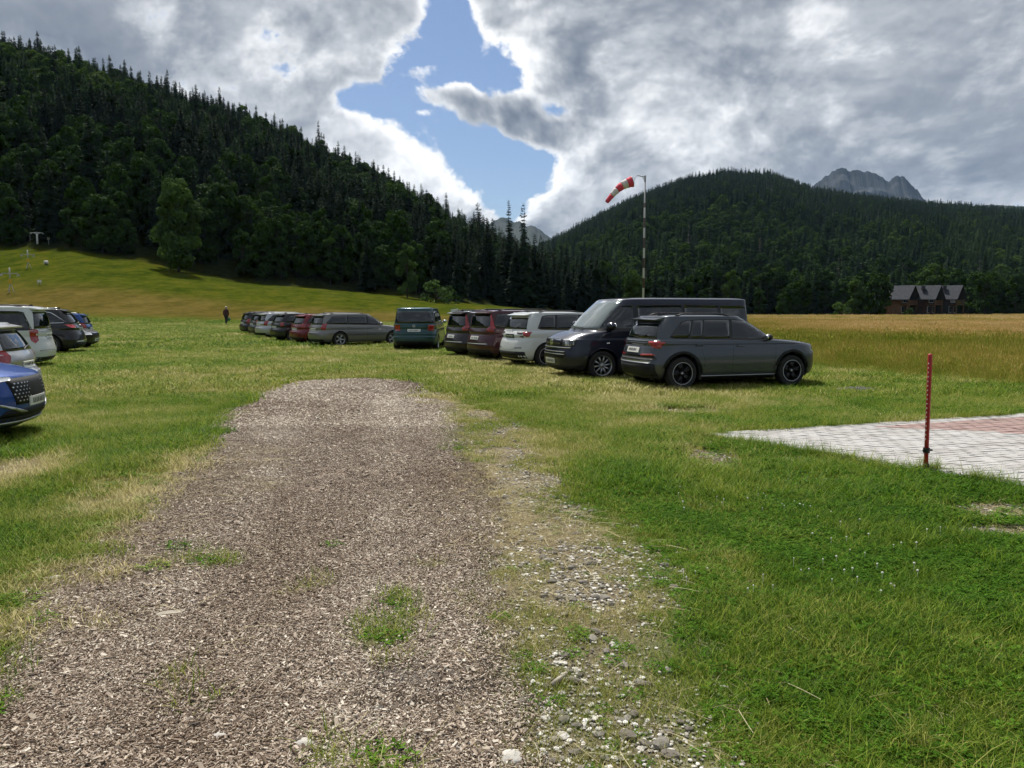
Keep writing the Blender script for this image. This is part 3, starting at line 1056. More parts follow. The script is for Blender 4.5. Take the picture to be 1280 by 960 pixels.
def t_straw(seed, n, rad, L):
    rnd = random.Random(seed); V, Fc, B = [], [], []
    for i in range(n):
        r = rad * math.sqrt(rnd.random()); a = rnd.uniform(0, 6.28)
        p = Vector((r * math.cos(a), r * math.sin(a), rnd.uniform(.003, .03)))
        az = rnd.uniform(0, 6.28); l = L * rnd.uniform(.3, 1.2); cur = rnd.gauss(0, .35); up = rnd.uniform(-.05, .08)
        w = rnd.uniform(.0004, .0010); b = rnd.random(); vs = []
        for k in range(5):
            t = k / 4
            d = Vector((math.cos(az + cur * t), math.sin(az + cur * t), 0)); sd = Vector((-d.y, d.x, .6))
            c = p + Vector((0, 0, l * up * math.sin(t * PI)))
            vs += [c - sd * w, c + sd * w]; p = p + d * (l / 4)
        q = len(V); V += [tuple(v) for v in vs]
        for k in range(4): Fc.append((q + 2 * k, q + 2 * k + 1, q + 2 * k + 3, q + 2 * k + 2))
        B += [b] * 10
    return V, Fc, 2, B


def t_meadow(seed, n, rad, h, w):
    """tall grasses with seed heads"""
    rnd = random.Random(seed); V, Fc, B = [], [], []
    for i in range(n):
        r = rad * math.sqrt(rnd.random()); a = rnd.uniform(0, 6.28)
        hh_ = h * rnd.uniform(.45, 1.15); az = rnd.uniform(0, 6.28); ln = rnd.uniform(.1, .6)
        vs, fs = blade(rnd, hh_, w * rnd.uniform(.6, 1.2), ln, az, r * math.cos(a), r * math.sin(a), 3, .1)
        b = rnd.random() * .7
        q = len(V); V += [tuple(v) for v in vs]; Fc += [tuple(i_ + q for i_ in f) for f in fs]; B += [b] * len(vs)
        if rnd.random() < .5:
            tip = Vector(vs[-1]); q = len(V); s = w * 1.3
            V += [tuple(tip + Vector((-s, 0, -.10))), tuple(tip + Vector((s, s, -.10))), tuple(tip + Vector((0, -s, -.04))), tuple(tip + Vector((0, 0, .03)))]
            Fc += [(q, q + 1, q + 3), (q + 1, q + 2, q + 3), (q + 2, q, q + 3)]; B += [1.0] * 4
    return V, Fc, 0, B


def t_chips(seed, n, rad, smin, smax):
    rnd = random.Random(seed); V, Fc, B = [], [], []
    for i in range(n):
        r = rad * math.sqrt(rnd.random()); a = rnd.uniform(0, 6.28)
        l = rnd.uniform(smin, smax); w = l * rnd.uniform(.18, .5); th = rnd.uniform(.002, .005)
        M = Matrix.Translation((r * math.cos(a), r * math.sin(a), rnd.uniform(.0, .014))) @ Matrix.Rotation(rnd.uniform(0, 6.28), 4, 'Z') @ Matrix.Rotation(rnd.gauss(0, .35), 4, 'X') @ Matrix.Rotation(rnd.gauss(0, .3), 4, 'Y')
        vs = [M @ Vector(p) for p in ((-l / 2, -w * .4, 0), (l / 2 * .9, -w / 2, 0), (l / 2, w * .35, 0), (-l * .42, w / 2, 0),
                                      (-l / 2, -w * .4, th), (l / 2 * .9, -w / 2, th), (l / 2, w * .35, th), (-l * .42, w / 2, th))]
        q = len(V); V += [tuple(v) for v in vs]
        Fc += [tuple(q + k for k in f) for f in ((4, 5, 6, 7), (0, 1, 5, 4), (1, 2, 6, 5), (2, 3, 7, 6), (3, 0, 4, 7))]
        B += [rnd.random()] * 8
    return V, Fc, 0, B


def rock_verts(rnd, r, flat=.6, sub=1):
    bm = bmesh.new(); bmesh.ops.create_icosphere(bm, subdivisions=sub, radius=1)
    ax = (rnd.uniform(.75, 1.3), rnd.uniform(.6, 1.0), flat * rnd.uniform(.7, 1.2))
    for v in bm.verts:
        k = rnd.uniform(.82, 1.12)
        v.co = Vector((v.co.x * ax[0] * k, v.co.y * ax[1] * k, v.co.z * ax[2] * k)) * r
    out = [tuple(v.co) for v in bm.verts], [tuple(v.index for v in f.verts) for f in bm.faces]
    bm.free(); return out


def t_pebbles(seed, n, rad, rmin, rmax, sub=1):
    rnd = random.Random(seed); V, Fc, B = [], [], []
    for i in range(n):
        r = rad * math.sqrt(rnd.random()) if n > 1 else 0; a = rnd.uniform(0, 6.28)
        pr_ = rmin * (rmax / rmin) ** (rnd.random() ** 2)
        v, f = rock_verts(rnd, pr_, .48, sub); az = rnd.uniform(0, 6.28); ca, sa = math.cos(az), math.sin(az)
        q = len(V); V += [(x * ca - y * sa + r * math.cos(a), x * sa + y * ca + r * math.sin(a), z + pr_ * .15) for x, y, z in v]
        Fc += [tuple(q + k for k in g) for g in f]; B += [rnd.random()] * len(v)
    return V, Fc, 0, B


def sample(n, dmin, dmax, tmin=-.80, tmax=.80, power=1.0):
    """random ground points in the wedge in front of the camera, uniform per area (power 1)"""
    u = rng.random(n); y = np.sqrt(dmin ** 2 + u * (dmax ** 2 - dmin ** 2)); t = rng.uniform(tmin, tmax, n)
    return t * y, y


def lawn():
    T = [t_tuft(1, 26, .09, .060, .0040, .8), t_tuft(2, 22, .10, .085, .0045, .9), t_clover(3, 26, .09, .035), t_straw(4, 30, .13, .13),
         t_tuft(5, 34, .16, .075, .0075, .8, segs=2), t_tuft(6, 26, .30, .085, .016, .9, segs=2), t_tuft(7, 30, .10, .17, .005, .8, .3)]
    X, Y, S, K, TT = [], [], [], [], []

    def put(x, y, s, k, tint):
        X.append(x); Y.append(y); S.append(s); K.append(k); TT.append(tint)
    # near
    for (n, d0, d1, kinds, sc_) in ((26000, 1.6, 6.5, (0, 1, 2), 1.0), (48000, 6.5, 14, (0, 1, 2, 4), 1.25), (44000, 14, 32, (4, 4, 5), 1.3), (46000, 32, 84, (5,), 1.7)):
        x, y = sample(n, d0, d1)
        dens = lawn_density(x, y)
        keep = rng.random(n) < dens
        keep &= ~((tall_mask(x, y) > .85) & (rng.random(n) < .7))
        x, y = x[keep], y[keep]; m = len(x)
        dr = dryness(x, y)
        cl = sstep(.42, .58, fbm(x, y, 1.1, 3, 181)) * sstep(.5, 2.0, x)
        kk = np.array(kinds)[rng.integers(0, len(kinds), m)]
        kk = np.where((kk == 2) & (rng.random(m) > cl * 1.2 + .15), 0, kk)
        kk = np.where((kinds[0] == 0) & (rng.random(m) < cl * .35), 2, kk)
        lush = np.clip(fbm(x, y, .8, 3, 182) * 1.2, 0, 1)
        st = sstep(-.4, .4, stony_d(x, y)) * (path_d(x, y) < .2)
        s = sc_ * (.52 + .70 * lush) * rng.uniform(.7, 1.25, m) * (1 - .45 * st)
        if sc_ > 1.6: kk[:] = 5
        put(x, y, s, kk, np.clip(dr + rng.normal(0, .07, m), 0, 1))
    # straw litter on the verges
    x, y = sample(26000, 1.8, 16)
    w = np.clip(straw_mask(x, y) * 1.0 + .16 * sstep(-.5, .3, stony_d(x, y)) + .25 * bare_mask(x, y) + .03, 0, 1) * (1 - sstep(.7, 1.3, path_d(x, y)) * .93)
    k = (rng.random(len(x)) < w) & ~pav_in(x, y)
    x, y = x[k], y[k]; put(x, y, rng.uniform(.6, 1.3, len(x)), np.full(len(x), 3), np.clip(.5 + rng.normal(0, .2, len(x)), 0, 1))
    # longer tussocks
    x, y = sample(6500, 2.2, 16)
    k = (rng.random(len(x)) < sstep(.5, .62, fbm(x, y, .6, 2, 183)) * lawn_density(x, y) * (path_d(x, y) < -.3) * (stony_d(x, y) < -.3))
    x, y = x[k], y[k]; put(x, y, rng.uniform(.5, 1.0, len(x)), np.full(len(x), 6), np.clip(dryness(x, y) + .1, 0, 1))
    n = 6500; u = rng.uniform(-.1, 9, n); v = -np.abs(rng.normal(0, .09, n)) + .09
    sw = rng.random(n) < .35; u, v = np.where(sw, v, u), np.where(sw, rng.uniform(-.1, 6, n), v)
    x = PA[0] + PAV_U.x * u + PAV_V.x * v; y = PA[1] + PAV_U.y * u + PAV_V.y * v
    k = rng.random(n) < sstep(.30, .62, fbm(x, y, 2.6, 2, 233)); x, y = x[k], y[k]
    put(x, y, rng.uniform(.5, 1.1, len(x)), rng.choice([0, 1, 6], len(x), p=[.4, .45, .15]), np.clip(dryness(x, y) + rng.normal(.05, .1, len(x)), 0, 1))
    px_, py_ = G(1157, 590)
    x = px_ + rng.normal(0, .09, 26); y = py_ + rng.normal(0, .07, 26); put(x, y, rng.uniform(.6, 1.1, 26), rng.choice([0, 6], 26), rng.uniform(.1, .5, 26))
    x, y, s, kk, tt = map(np.concatenate, (X, Y, S, K, TT))
    print('lawn', len(x))
    scatter('grass', T, np.column_stack([x, y, height(x, y) - .004]), s, rng.uniform(0, 6.28, len(x)), kk, tt,
            [M_grass, M_clover, M_straw], 'short green grass with clover and dry straw covering the parking field', 'grass')


def meadow():
    T = [t_meadow(11, 46, .30, .60, .009), t_meadow(12, 44, .45, .62, .018), t_meadow(13, 44, .8, .68, .034)]
    X, Y, S, K = [], [], [], []
    for (n, d0, d1, k, t0, t1) in ((16000, 12, 30, 0, .18, .84), (30000, 30, 105, 1, .1, .84), (32000, 55, 196, 2, -.85, .85)):
        x, y = sample(n, d0, d1, t0, t1)
        px, d, b = polar(x, y)
        De = np.interp(px, PXK, EDGE_D)
        w = tall_mask(x, y) * (d < De + 4)
        if k == 1: w = w * (1 - sstep(55, 105, y))
        if k == 2: w = w * np.where(px < 730, .0, 1.0) * sstep(50, 105, y)
        keep = rng.random(n) < w
        x, y = x[keep], y[keep]
        tm_ = tall_mask(x, y)
        X.append(x); Y.append(y); K.append(np.full(len(x), k))
        S.append(rng.uniform(.6, 1.2, len(x)) * (.22 + .60 * tm_ ** 1.5 + .35 * (fbm(x, y, .22, 3, 62) - .3)) * (.62 + .38 * sstep(14, 26, y)) * (np.where(px[keep] < 700, .6, 1) if k == 2 else 1))
    x, y, s, k = map(np.concatenate, (X, Y, S, K))
    lush = (1 - sstep(16, 50, y)) * .34
    tint = np.clip(.46 + .9 * (fbm(x, y * .5, .12, 3, 191) - .5) + .1 * sstep(30, 120, y) - lush + rng.normal(0, .06, len(x)), 0, 1)
    print('meadow', len(x))
    scatter('meadow_grass', T, np.column_stack([x, y, height(x, y) - .02]), s, rng.uniform(0, 6.28, len(x)), k, tint, [M_meadow],
            'tall uncut yellow-brown meadow grass with seed heads', 'meadow grass')


def chips():
    T = [t_chips(21, 110, .11, .006, .018), t_chips(22, 110, .11, .005, .015), t_chips(23, 60, .12, .008, .032), t_chips(24, 60, .2, .014, .04)]
    X, Y, K = [], [], []
    for n, d0, d1, ks in ((10500, 1.7, 6.5, (0, 1, 2)), (16500, 6.5, 13.5, (0, 1, 2)), (15500, 10.5, 19.5, (3, 3, 2))):
        x, y = sample(n, d0, d1, -.75, .22)
        p = path_d(x, y)
        mx, my = G(530, 855); mud = 1 - sstep(.6, 1.3, np.hypot((x - mx) / .30, (y - my) / .20) + (fbm(x, y, 9, 2, 77) - .5) * .7)
        keep = rng.random(n) < sstep(-.22, .10, p) * (1 - .5 * sstep(.7, .76, fbm(x, y, 1.5, 3, 101))) * (1 - .72 * mud)
        x, y = x[keep], y[keep]; X.append(x); Y.append(y); K.append(np.where(rng.random(len(x)) < .12, 2, np.array(ks)[rng.integers(0, 2, len(x))]))
    x, y, k = map(np.concatenate, (X, Y, K))
    print('chips', len(x))
    pc = (x - (np.interp(y, LY, LX) + np.interp(y, RY, RX)) / 2) / (np.interp(y, RY, RX) - np.interp(y, LY, LX))
    rut = np.exp(-((np.abs(pc) - .24) / .09) ** 2)
    tint = np.clip(.44 + .16 * rut + .9 * (fbm(x, y, .55, 4, 205) - .5) + rng.normal(0, .05, len(x)), 0, 1)
    mx, my = G(530, 855)
    zup = .018 * (np.hypot((x - mx) / .27, (y - my) / .18) < 1)
    scatter('wood_chips', T, np.column_stack([x, y, height(x, y) + .008 + zup]), rng.uniform(.7, 1.25, len(x)), rng.uniform(0, 6.28, len(x)), k, tint, [M_chip],
            'reddish brown wood chips covering the path', 'wood chips')


def pebbles():
    T = [t_pebbles(31, 9, .12, .006, .020), t_pebbles(32, 4, .12, .010, .034), t_pebbles(33, 1, .1, .022, .048, 2), t_pebbles(34, 14, .12, .004, .010)]
    x, y = sample(62000, 1.7, 18, -.4, .8)
    w = sstep(-.3, .4, stony_d(x, y)) * (1 - .8 * sstep(.0, .8, path_d(x, y))) * sstep(.26, .55, fbm(x, y, 1.1, 3, 211)) * (1 - .75 * sstep(4, 10, y)) + .5 * bare_mask(x, y) * (y > 3) + .012 * (path_d(x, y) > 0)
    k = (rng.random(len(x)) < w) & ~pav_in(x, y); x, y = x[k], y[k]
    kk = rng.choice(4, len(x), p=[.40, .14, .08, .38])
    print('pebbles', len(x))
    scatter('gravel', T, np.column_stack([x, y, height(x, y) + .004]), rng.uniform(.6, 1.3, len(x)), rng.uniform(0, 6.28, len(x)), kk, rng.uniform(.2, .75, len(x)), [M_stone],
            'pale rounded pebbles scattered along the right edge of the path', 'gravel')


def flowers():
    rnd = random.Random(9)
    mb = MB(); n = 0
    x, y = sample(1700, 4.2, 12, .22, .78)
    k = (rng.random(len(x)) < sstep(.5, .62, fbm(x, y, .9, 2, 221)) * .5) & (lawn_density(x, y) > .7) & ~pav_in(x, y, -.3)
    for a, b in zip(x[k], y[k]):
        z = hz(a, b); h = rnd.uniform(.04, .085); r = rnd.uniform(.004, .0075)
        mb.ell((a, b, z + h), (r, r, r * .9), 7, 5)
        mb.tube([(a, b, z), (a, b, z + h)], .0012, 3, False)
    mb.build('clover_flowers', M_flower, label='white clover flower heads dotted through the lawn on the right', cat='clover flowers', kind='stuff')


if not QUICK:
    lawn(); meadow(); chips(); pebbles(); flowers()

# ================================================================= LITTER AND STONES ONE CAN POINT AT
def big_stone(px, py, r, label, flat=.38, sub=2, mat=None):
    rnd = random.Random(int(px * 7 + py)); x, y = G(px, py)
    v, f = rock_verts(rnd, r, flat, sub)
    mb = MB(); mb.add(v, f)
    o = mb.build('stone', mat or M_rockbig, smooth=False, label=label, cat='stone')
    o.location = (x, y, hz(x, y) + r * flat * .35); o.rotation_euler = (0, 0, rnd.uniform(0, 6))
    bv = o.modifiers.new('soft', 'SUBSURF'); bv.levels = bv.render_levels = 1
    return o


M_rockbig = simple('weathered_limestone', (.46, .44, .40), .9, var=.25, vscale=9, bump=.5, bscale=45)
M_rockdark = simple('dark_stone', (.17, .155, .14), .9, var=.3, vscale=25, bump=.5, bscale=60)
for a in [(70, 722, .045, 'pale angular stone in the grass at the left edge of the wood-chip path'),
          (58, 733, .035, 'smaller pale stone touching the angular one at the left edge of the path'),
          (396, 741, .04, 'grey rounded stone lying alone in the middle of the wood-chip path'),
          (380, 934, .055, 'flat grey stone among the weeds at the bottom of the path'),
          (275, 925, .05, 'flat pinkish stone half sunk in the wood chips, lower left'),
          (640, 952, .058, 'largest pale rough rock at the bottom edge between path and pebbles'),
          (494, 914, .028, 'oval whitish stone lying in the chips below the dark muddy patch'),
          (683, 900, .03, 'bright white stone on the upper side of the pebble strip'),
          (703, 922, .032, 'grey-white stone just below the bright white one in the pebble strip'),
          (768, 808, .033, 'round white stone at the right side of the pebble strip'),
          (702, 869, .028, 'brownish oval stone in the middle of the pebble strip'),
          (1002, 592, .06, 'flat pale stone in the grass between the lawn and the paving')]:
    big_stone(*a)


def plank(px, py, L, W, T, rz, label, name='wooden_plank', cat='plank', mat=None):
    x, y = G(px, py); rnd = random.Random(px)
    mb = MB(); n = 5; vs = []; fs = []
    for k in range(n + 1):
        t = k / n - .5; w = W * (1 + rnd.uniform(-.12, .12)) / 2; o = rnd.uniform(-.004, .004); z = .004 * math.sin(k)
        sk = .02 * (k == 0) - .01 * (k == n)
        vs += [(t * L + sk, -w + o, z), (t * L, w + o, z), (t * L, w + o, z + T), (t * L + sk, -w + o, z + T)]
    for k in range(n):
        for i in range(4): fs.append((4 * k + i, 4 * k + (i + 1) % 4, 4 * k + 4 + (i + 1) % 4, 4 * k + 4 + i))
    fs += [(3, 2, 1, 0), (4 * n, 4 * n + 1, 4 * n + 2, 4 * n + 3)]
    mb.add(vs, fs)
    o = mb.build(name, mat, label=label, cat=cat); o.location = (x, y, hz(x, y) + .014); o.rotation_euler = (R(2), R(-2), rz)


M_wood = simple('grey_weathered_wood', (.34, .30, .24), .85, var=.3, vscale=18)
M_twig = simple('dark_twig', (.085, .06, .045), .9, var=.3, vscale=20)
M_twigl = simple('pale_twig', (.42, .35, .25), .9, var=.3, vscale=20)
plank(213, 773, .15, .045, .012, R(25), 'short piece of pale weathered board lying on the wood-chip path', mat=M_wood)


def twig(pts, r, mat, label):
    W = [G(*p) for p in pts]
    P = [(x, y, hz(x, y) + .018 + .01 * (k % 2)) for k, (x, y) in enumerate(W)]
    c = P[0]
    mb = MB(); mb.tube([(p[0] - c[0], p[1] - c[1], p[2] - c[2]) for p in P], [r * (1 - .5 * k / len(P)) for k in range(len(P))], 6)
    o = mb.build('twig', mat, smooth=True, label=label, cat='twig'); o.location = c


twig([(108, 866), (128, 858), (145, 855)], .006, M_twig, 'dark straight stick on the chips at the lower left')
twig([(60, 850), (70, 840), (80, 832)], .007, M_twig, 'dark twig slanting at the left edge of the path')
twig([(306, 888), (330, 860), (362, 826), (380, 815)], .0022, M_twigl, 'long thin pale stalk lying across the right half of the path')
twig([(0, 803), (16, 798)], .008, M_twigl, 'grey stick end poking in at the left edge of the photo')
twig([(690, 862), (708, 850)], .012, M_wood, 'thick grey chunk of wood between the pebbles')
twig([(610, 820), (640, 832)], .003, M_twigl, 'thin pale stalk beside the muddy patch')

# muddy bare patch in the chips and the dark cover in the grass
M_mud = simple('damp_soil', (.075, .058, .045), .85, var=.4, vscale=14, bump=.6, bscale=30)


def blob_patch(name, px, py, a, b, mat, label, cat, h=.02, seed=1, kind=None, zo=.012):
    cx, cy = G(px, py); n = 40; vs = [(0, 0, h)]; fs = []
    for ring in (1, 2, 3):
        for i in range(n):
            t = 2 * PI * i / n; k = ring / 3 * (1 + .35 * (vnoise(np.cos(t) * 2.5 + seed, np.sin(t) * 2.5, seed) - .5))
            vs.append((a * k * math.cos(t), b * k * math.sin(t), h * (1 - (ring / 3) ** 2) - (.012 if ring == 3 else 0)))
    for i in range(n):
        j = (i + 1) % n
        fs.append((0, 1 + i, 1 + j))
        for r_ in range(2): fs.append((1 + r_ * n + i, 1 + (r_ + 1) * n + i, 1 + (r_ + 1) * n + j, 1 + r_ * n + j))
    vs = [(x, y, z + hz(cx + x, cy + y) - hz(cx, cy)) for x, y, z in vs]
    mb = MB(); mb.add(vs, fs)
    o = mb.build(name, mat, smooth=True, label=label, cat=cat, kind=kind); o.location = (cx, cy, hz(cx, cy) + zo)
    return o


blob_patch('mud_patch', 530, 855, .26, .17, M_mud, None, None, .006, 3, 'structure', zo=.026)
blob_patch('mud_patch', 1072, 488, .55, .45, simple('dark_gravel_heap', (.045, .045, .05), .9, var=.5, vscale=30, bump=1, bscale=50), None, None, .07, 4, 'structure')

# ================================================================= RED POST
M_red = simple('red_post_paint', (.42, .018, .022), .45, var=.15, vscale=15)
M_black = simple('black_plastic', (.012, .012, .013), .5)
M_steel = simple('galvanised_steel', (.42, .43, .44), .45, metal=.8)
M_white = simple('white_enamel', (.72, .72, .70), .5, var=.06)


def red_post():
    x, y = G(1157, 590)
    r = empty('marker_post', (x, y, hz(x, y)), R(8), label='slim bright red post with a row of holes standing beside the paving', cat='post')
    r.rotation_euler = (R(.5), R(-1.2), R(8))
    mb = MB(); mb.tube([(0, 0, -.1), (0, 0, 1.19), (0, 0, 1.2)], [.021, .021, .017], 12)
    mb.build('pole', M_red, r, smooth=True)
    h = MB()
    for k in range(18):
        z = .34 + k * .045
        h.ell((-.0205, -.009, z), (.003, .006, .008), 8, 5)
    h.build('punched_holes', M_white, r)
    c = MB(); c.tube([(0, 0, .20), (0, 0, .25)], .033, 14); c.tube([(.02, 0, .225), (.058, -.01, .225)], .010, 8); c.tube([(-.02, 0, .225), (-.045, -.01, .225)], .009, 8)
    c.build('clamp_collar', M_black, r)
    b = MB(); b.tube([(0, 0, -.02), (0, 0, .085), (0, 0, .09)], [.036, .030, .024], 12)
    b.build('ground_socket', simple('rusty_socket', (.10, .075, .055), .8, var=.4, vscale=30), r)


red_post()


# ================================================================= WINDSOCK
def windsock():
    D = 40.0; x, y = at(803, D); H = CAM_H + (HOR - 224) / F * D
    r = empty('windsock_mast', (x, y, hz(x, y)), 0, label='tall thin banded mast with a short cranked arm behind the black van', cat='mast')
    m, nt, b = new_mat('banded_mast')
    tc = nt.new('ShaderNodeTexCoord'); sp = nt.new('ShaderNodeSeparateXYZ'); nt.set(sp.inputs[0], tc.outputs['Object'])
    fr = nt.math('FRACT', nt.math('DIVIDE', nt.math('ADD', sp.outputs['Z'], .30), 1.02))
    f = nt.math('GREATER_THAN', fr, .5)
    c = nt.mix(f, (.075, .045, .045, 1), (.50, .50, .49, 1))
    c = nt.mix(nt.math('GREATER_THAN', sp.outputs['Z'], H - 1.35), c, (.30, .31, .32, 1))
    nt.set(b.inputs['Base Color'], c); b.inputs['Roughness'].default_value = .5
    MB().tube([(0, 0, 0), (0, 0, H * .6), (0, 0, H)], [.060, .050, .036], 12).build('pole', m, r, smooth=True)
    a = MB(); a.tube([(0, 0, H - .04), (-.18, 0, H - .02), (-.40, 0, H + .03)], .022, 8); a.tube([(0, 0, H - .26), (-.14, 0, H - .05)], .016, 6)
    a.tube([(0, 0, H - .3), (0, 0, H + .02)], .055, 8)
    a.build('swivel_arm', M_steel, r)
    # guy wires hidden behind the cars end at the pole foot plate
    MB().box(-.25, .25, -.25, .25, 0, .05).build('foot_plate', M_steel, r)
    # the sock is a thing of its own: five bands of fabric on a ring, blowing down to the left
    p0 = Vector((x - .66, y, CAM_H + (HOR - 231) / F * D)); p1 = Vector((x - 1.96, y - .1, CAM_H + (HOR - 256) / F * D))
    s = empty('windsock', tuple(p0), 0, label='red and white striped windsock blowing down to the left', cat='windsock')
    redf = simple('red_sock_fabric', (.70, .06, .10), .8, var=.12, vscale=6); whf = simple('white_sock_fabric', (.66, .60, .58), .8, var=.1, vscale=6)
    d = p1 - p0; n = 20
    axis = [Vector((d.x * t, d.y * t, d.z * t + .20 * math.sin(t * PI) * 1.0)) for t in [k / n for k in range(n + 1)]]
    rads = [.27 * (1 - .62 * (k / n)) * (1 + .05 * math.sin(k * 2.1)) for k in range(n + 1)]
    for bnd in range(5):
        k0, k1 = bnd * 4, bnd * 4 + 4
        mb = MB(); mb.tube(axis[k0:k1 + 1], rads[k0:k1 + 1], 20, cap=False)
        o = mb.build('fabric_band', redf if bnd % 2 == 0 else whf, s, smooth=True, label='red band' if bnd % 2 == 0 else 'white band')
        sd = o.modifiers.new('cloth', 'SOLIDIFY'); sd.thickness = .006; sd.offset = -1
    a0 = (axis[1] - axis[0]).normalized(); u = a0.orthogonal().normalized(); v = a0.cross(u)
    ring = [tuple(u * .275 * math.cos(t) + v * .275 * math.sin(t)) for t in [2 * PI * k / 24 for k in range(25)]]
    MB().tube(ring, .012, 6, False).build('hoop', M_steel, s, smooth=True)
    cd = MB(); tip = Vector((x - .40, y, hz(x, y) + H + .03)) - p0
    for k in (0, 8, 16): cd.tube([ring[k], tuple(tip * .55), tuple(tip)], .006, 4, False)
    cd.build('bridle_cords', M_black, s)


windsock()


# ================================================================= CHALETS
def chalets():
    mroof = simple('grey_slate_roof', (.045, .050, .060), .85, var=.2, vscale=2, spec=.2)
    mdark = simple('charcoal_cladding', (.045, .048, .052), .8, var=.25, vscale=1.5)
    mwood = simple('orange_larch_boards', (.11, .060, .030), .75, var=.35, vscale=2)
    mbrown = simple('brown_stained_boards', (.055, .028, .020), .75, var=.35, vscale=2)
    mglass = simple('house_glass', (.03, .04, .05), .08, spec=.8)
    mpale = simple('pale_curtain', (.42, .43, .43), .7)
    mframe = simple('white_window_frame', (.6, .6, .58), .5)
    D = 190.0; px2m = D / F

    def chalet(px0, px1, roofc, label, wallm, depth, big, mod):
        w = (px1 - px0) * px2m * .92; xc = ((px0 + px1) / 2 - 640) * px2m; y = D + mod
        r = empty('chalet', (xc, y, hz(xc, y)), R(36), label=label, cat='house')
        e, rg = 4.9, 7.6                       # eaves and ridge height
        hw = w / 2
        # walls as a closed gabled block
        prof = [(-hw, 0), (hw, 0), (hw, e - .4), (0, rg - .5), (-hw, e - .4)]
        Mx = Matrix(((1, 0, 0, 0), (0, 0, -1, 0), (0, 1, 0, 0), (0, 0, 0, 1)))
        MB().prism(prof, -depth, 0, Mx).build('wall', wallm, r)
        # roof: two thick slopes with a deep overhang at the front
        rf = MB()
        for sg in (-1, 1):
            q = [(0, rg), (sg * (hw + .7), e - .75), (sg * (hw + .7), e - .95), (0, rg - .22)]
            if sg < 0: q = q[::-1]
            rf.prism(q, -depth - .4, 2.3, Mx)
        ro = rf.build('roof', mroof, r)
        if big:
            MB().box(-hw * .75, -hw * .35, 1.2, 1.8, rg - 1.2, rg - .1).build('chimney', mdark, ro)
        # gallery with glazed gable, door and windows behind it
        g = MB().prism([(-hw * .62, 3.3), (hw * .62, 3.3), (hw * .62, 4.6), (0, 6.1), (-hw * .62, 4.6)], .03, .09, Mx).build('window', mframe, r, label='glazed gable')
        MB().prism([(-hw * .55, 3.42), (-.04, 3.42), (-.04, 5.8), (-hw * .55, 4.5)], .07, .12, Mx).build('pane', mpale if big == 2 else mglass, g)
        MB().prism([(.04, 3.42), (hw * .55, 3.42), (hw * .55, 4.5), (.04, 5.8)], .07, .12, Mx).build('pane', mpale if big == 2 else mglass, g)
        dr = MB().box(-.55, .55, -.1, -.03, .2, 2.4).build('door', mbrown, r)
        MB().box(.38, .46, -.15, -.11, 1.2, 1.3).build('handle', M_steel, dr)
        for sx in (-1, 1):
            wn = MB().box(sx * hw * .62 - .6, sx * hw * .62 + .6, -.09, -.03, .9, 2.5).build('window', mframe, r)
            MB().box(sx * hw * .62 - .52, sx * hw * .62 + .52, -.12, -.10, .98, 2.42).build('pane', mglass, wn)
        bl = MB(); bl.box(-hw, hw, -1.9, -.04, 2.75, 2.95)
        bl.build('balcony', mwood, r)
        rl = MB()
        for k in range(6): rl.box(-hw, hw, -1.9, -1.84, 3.0 + k * .17, 3.10 + k * .17)
        rl.build('railing', mwood, r)
        for sx in (-1, 1): MB().box(sx * (hw - .15) - .12, sx * (hw - .15) + .12, -1.9, -1.66, 0, e - .7).build('post', mwood, r)
        st = MB()
        for k in range(12): st.box(hw * .2 + k * .22, hw * .2 + k * .22 + .25, -2.9, -2.0, .23 * k, .23 * k + .06)
        st.build('stair', mdark, r)
        return r
    chalet(1117, 1141, 0, 'left chalet of the row, orange timber front half behind the dark tree', mwood, 8, 0, 0)
    chalet(1149, 1170, 0, 'middle chalet with the square black chimney on its grey roof', mbrown, 8, 1, -.5)
    chalet(1178, 1200, 0, 'right chalet of the row with a pale glazed gable and dark side wall', mdark, 8, 2, .5)


chalets()


# ================================================================= SKI LIFT AND SMALL THINGS ON THE SLOPE
def slope_point(px, py, d0=60, d1=170):
    """where the sight line through a pixel meets the slope"""
    a, b = (px - 640) / F, (480 - py) / F
    dy = math.cos(PITCH) + b * math.sin(PITCH); dz = -math.sin(PITCH) + b * math.cos(PITCH)
    for k in range(2200):
        D = d0 + k * .05
        x = a / dy * D
        if hz(x, D) >= CAM_H + dz / dy * D: return x, D
        if D > d1: break
    return x, D


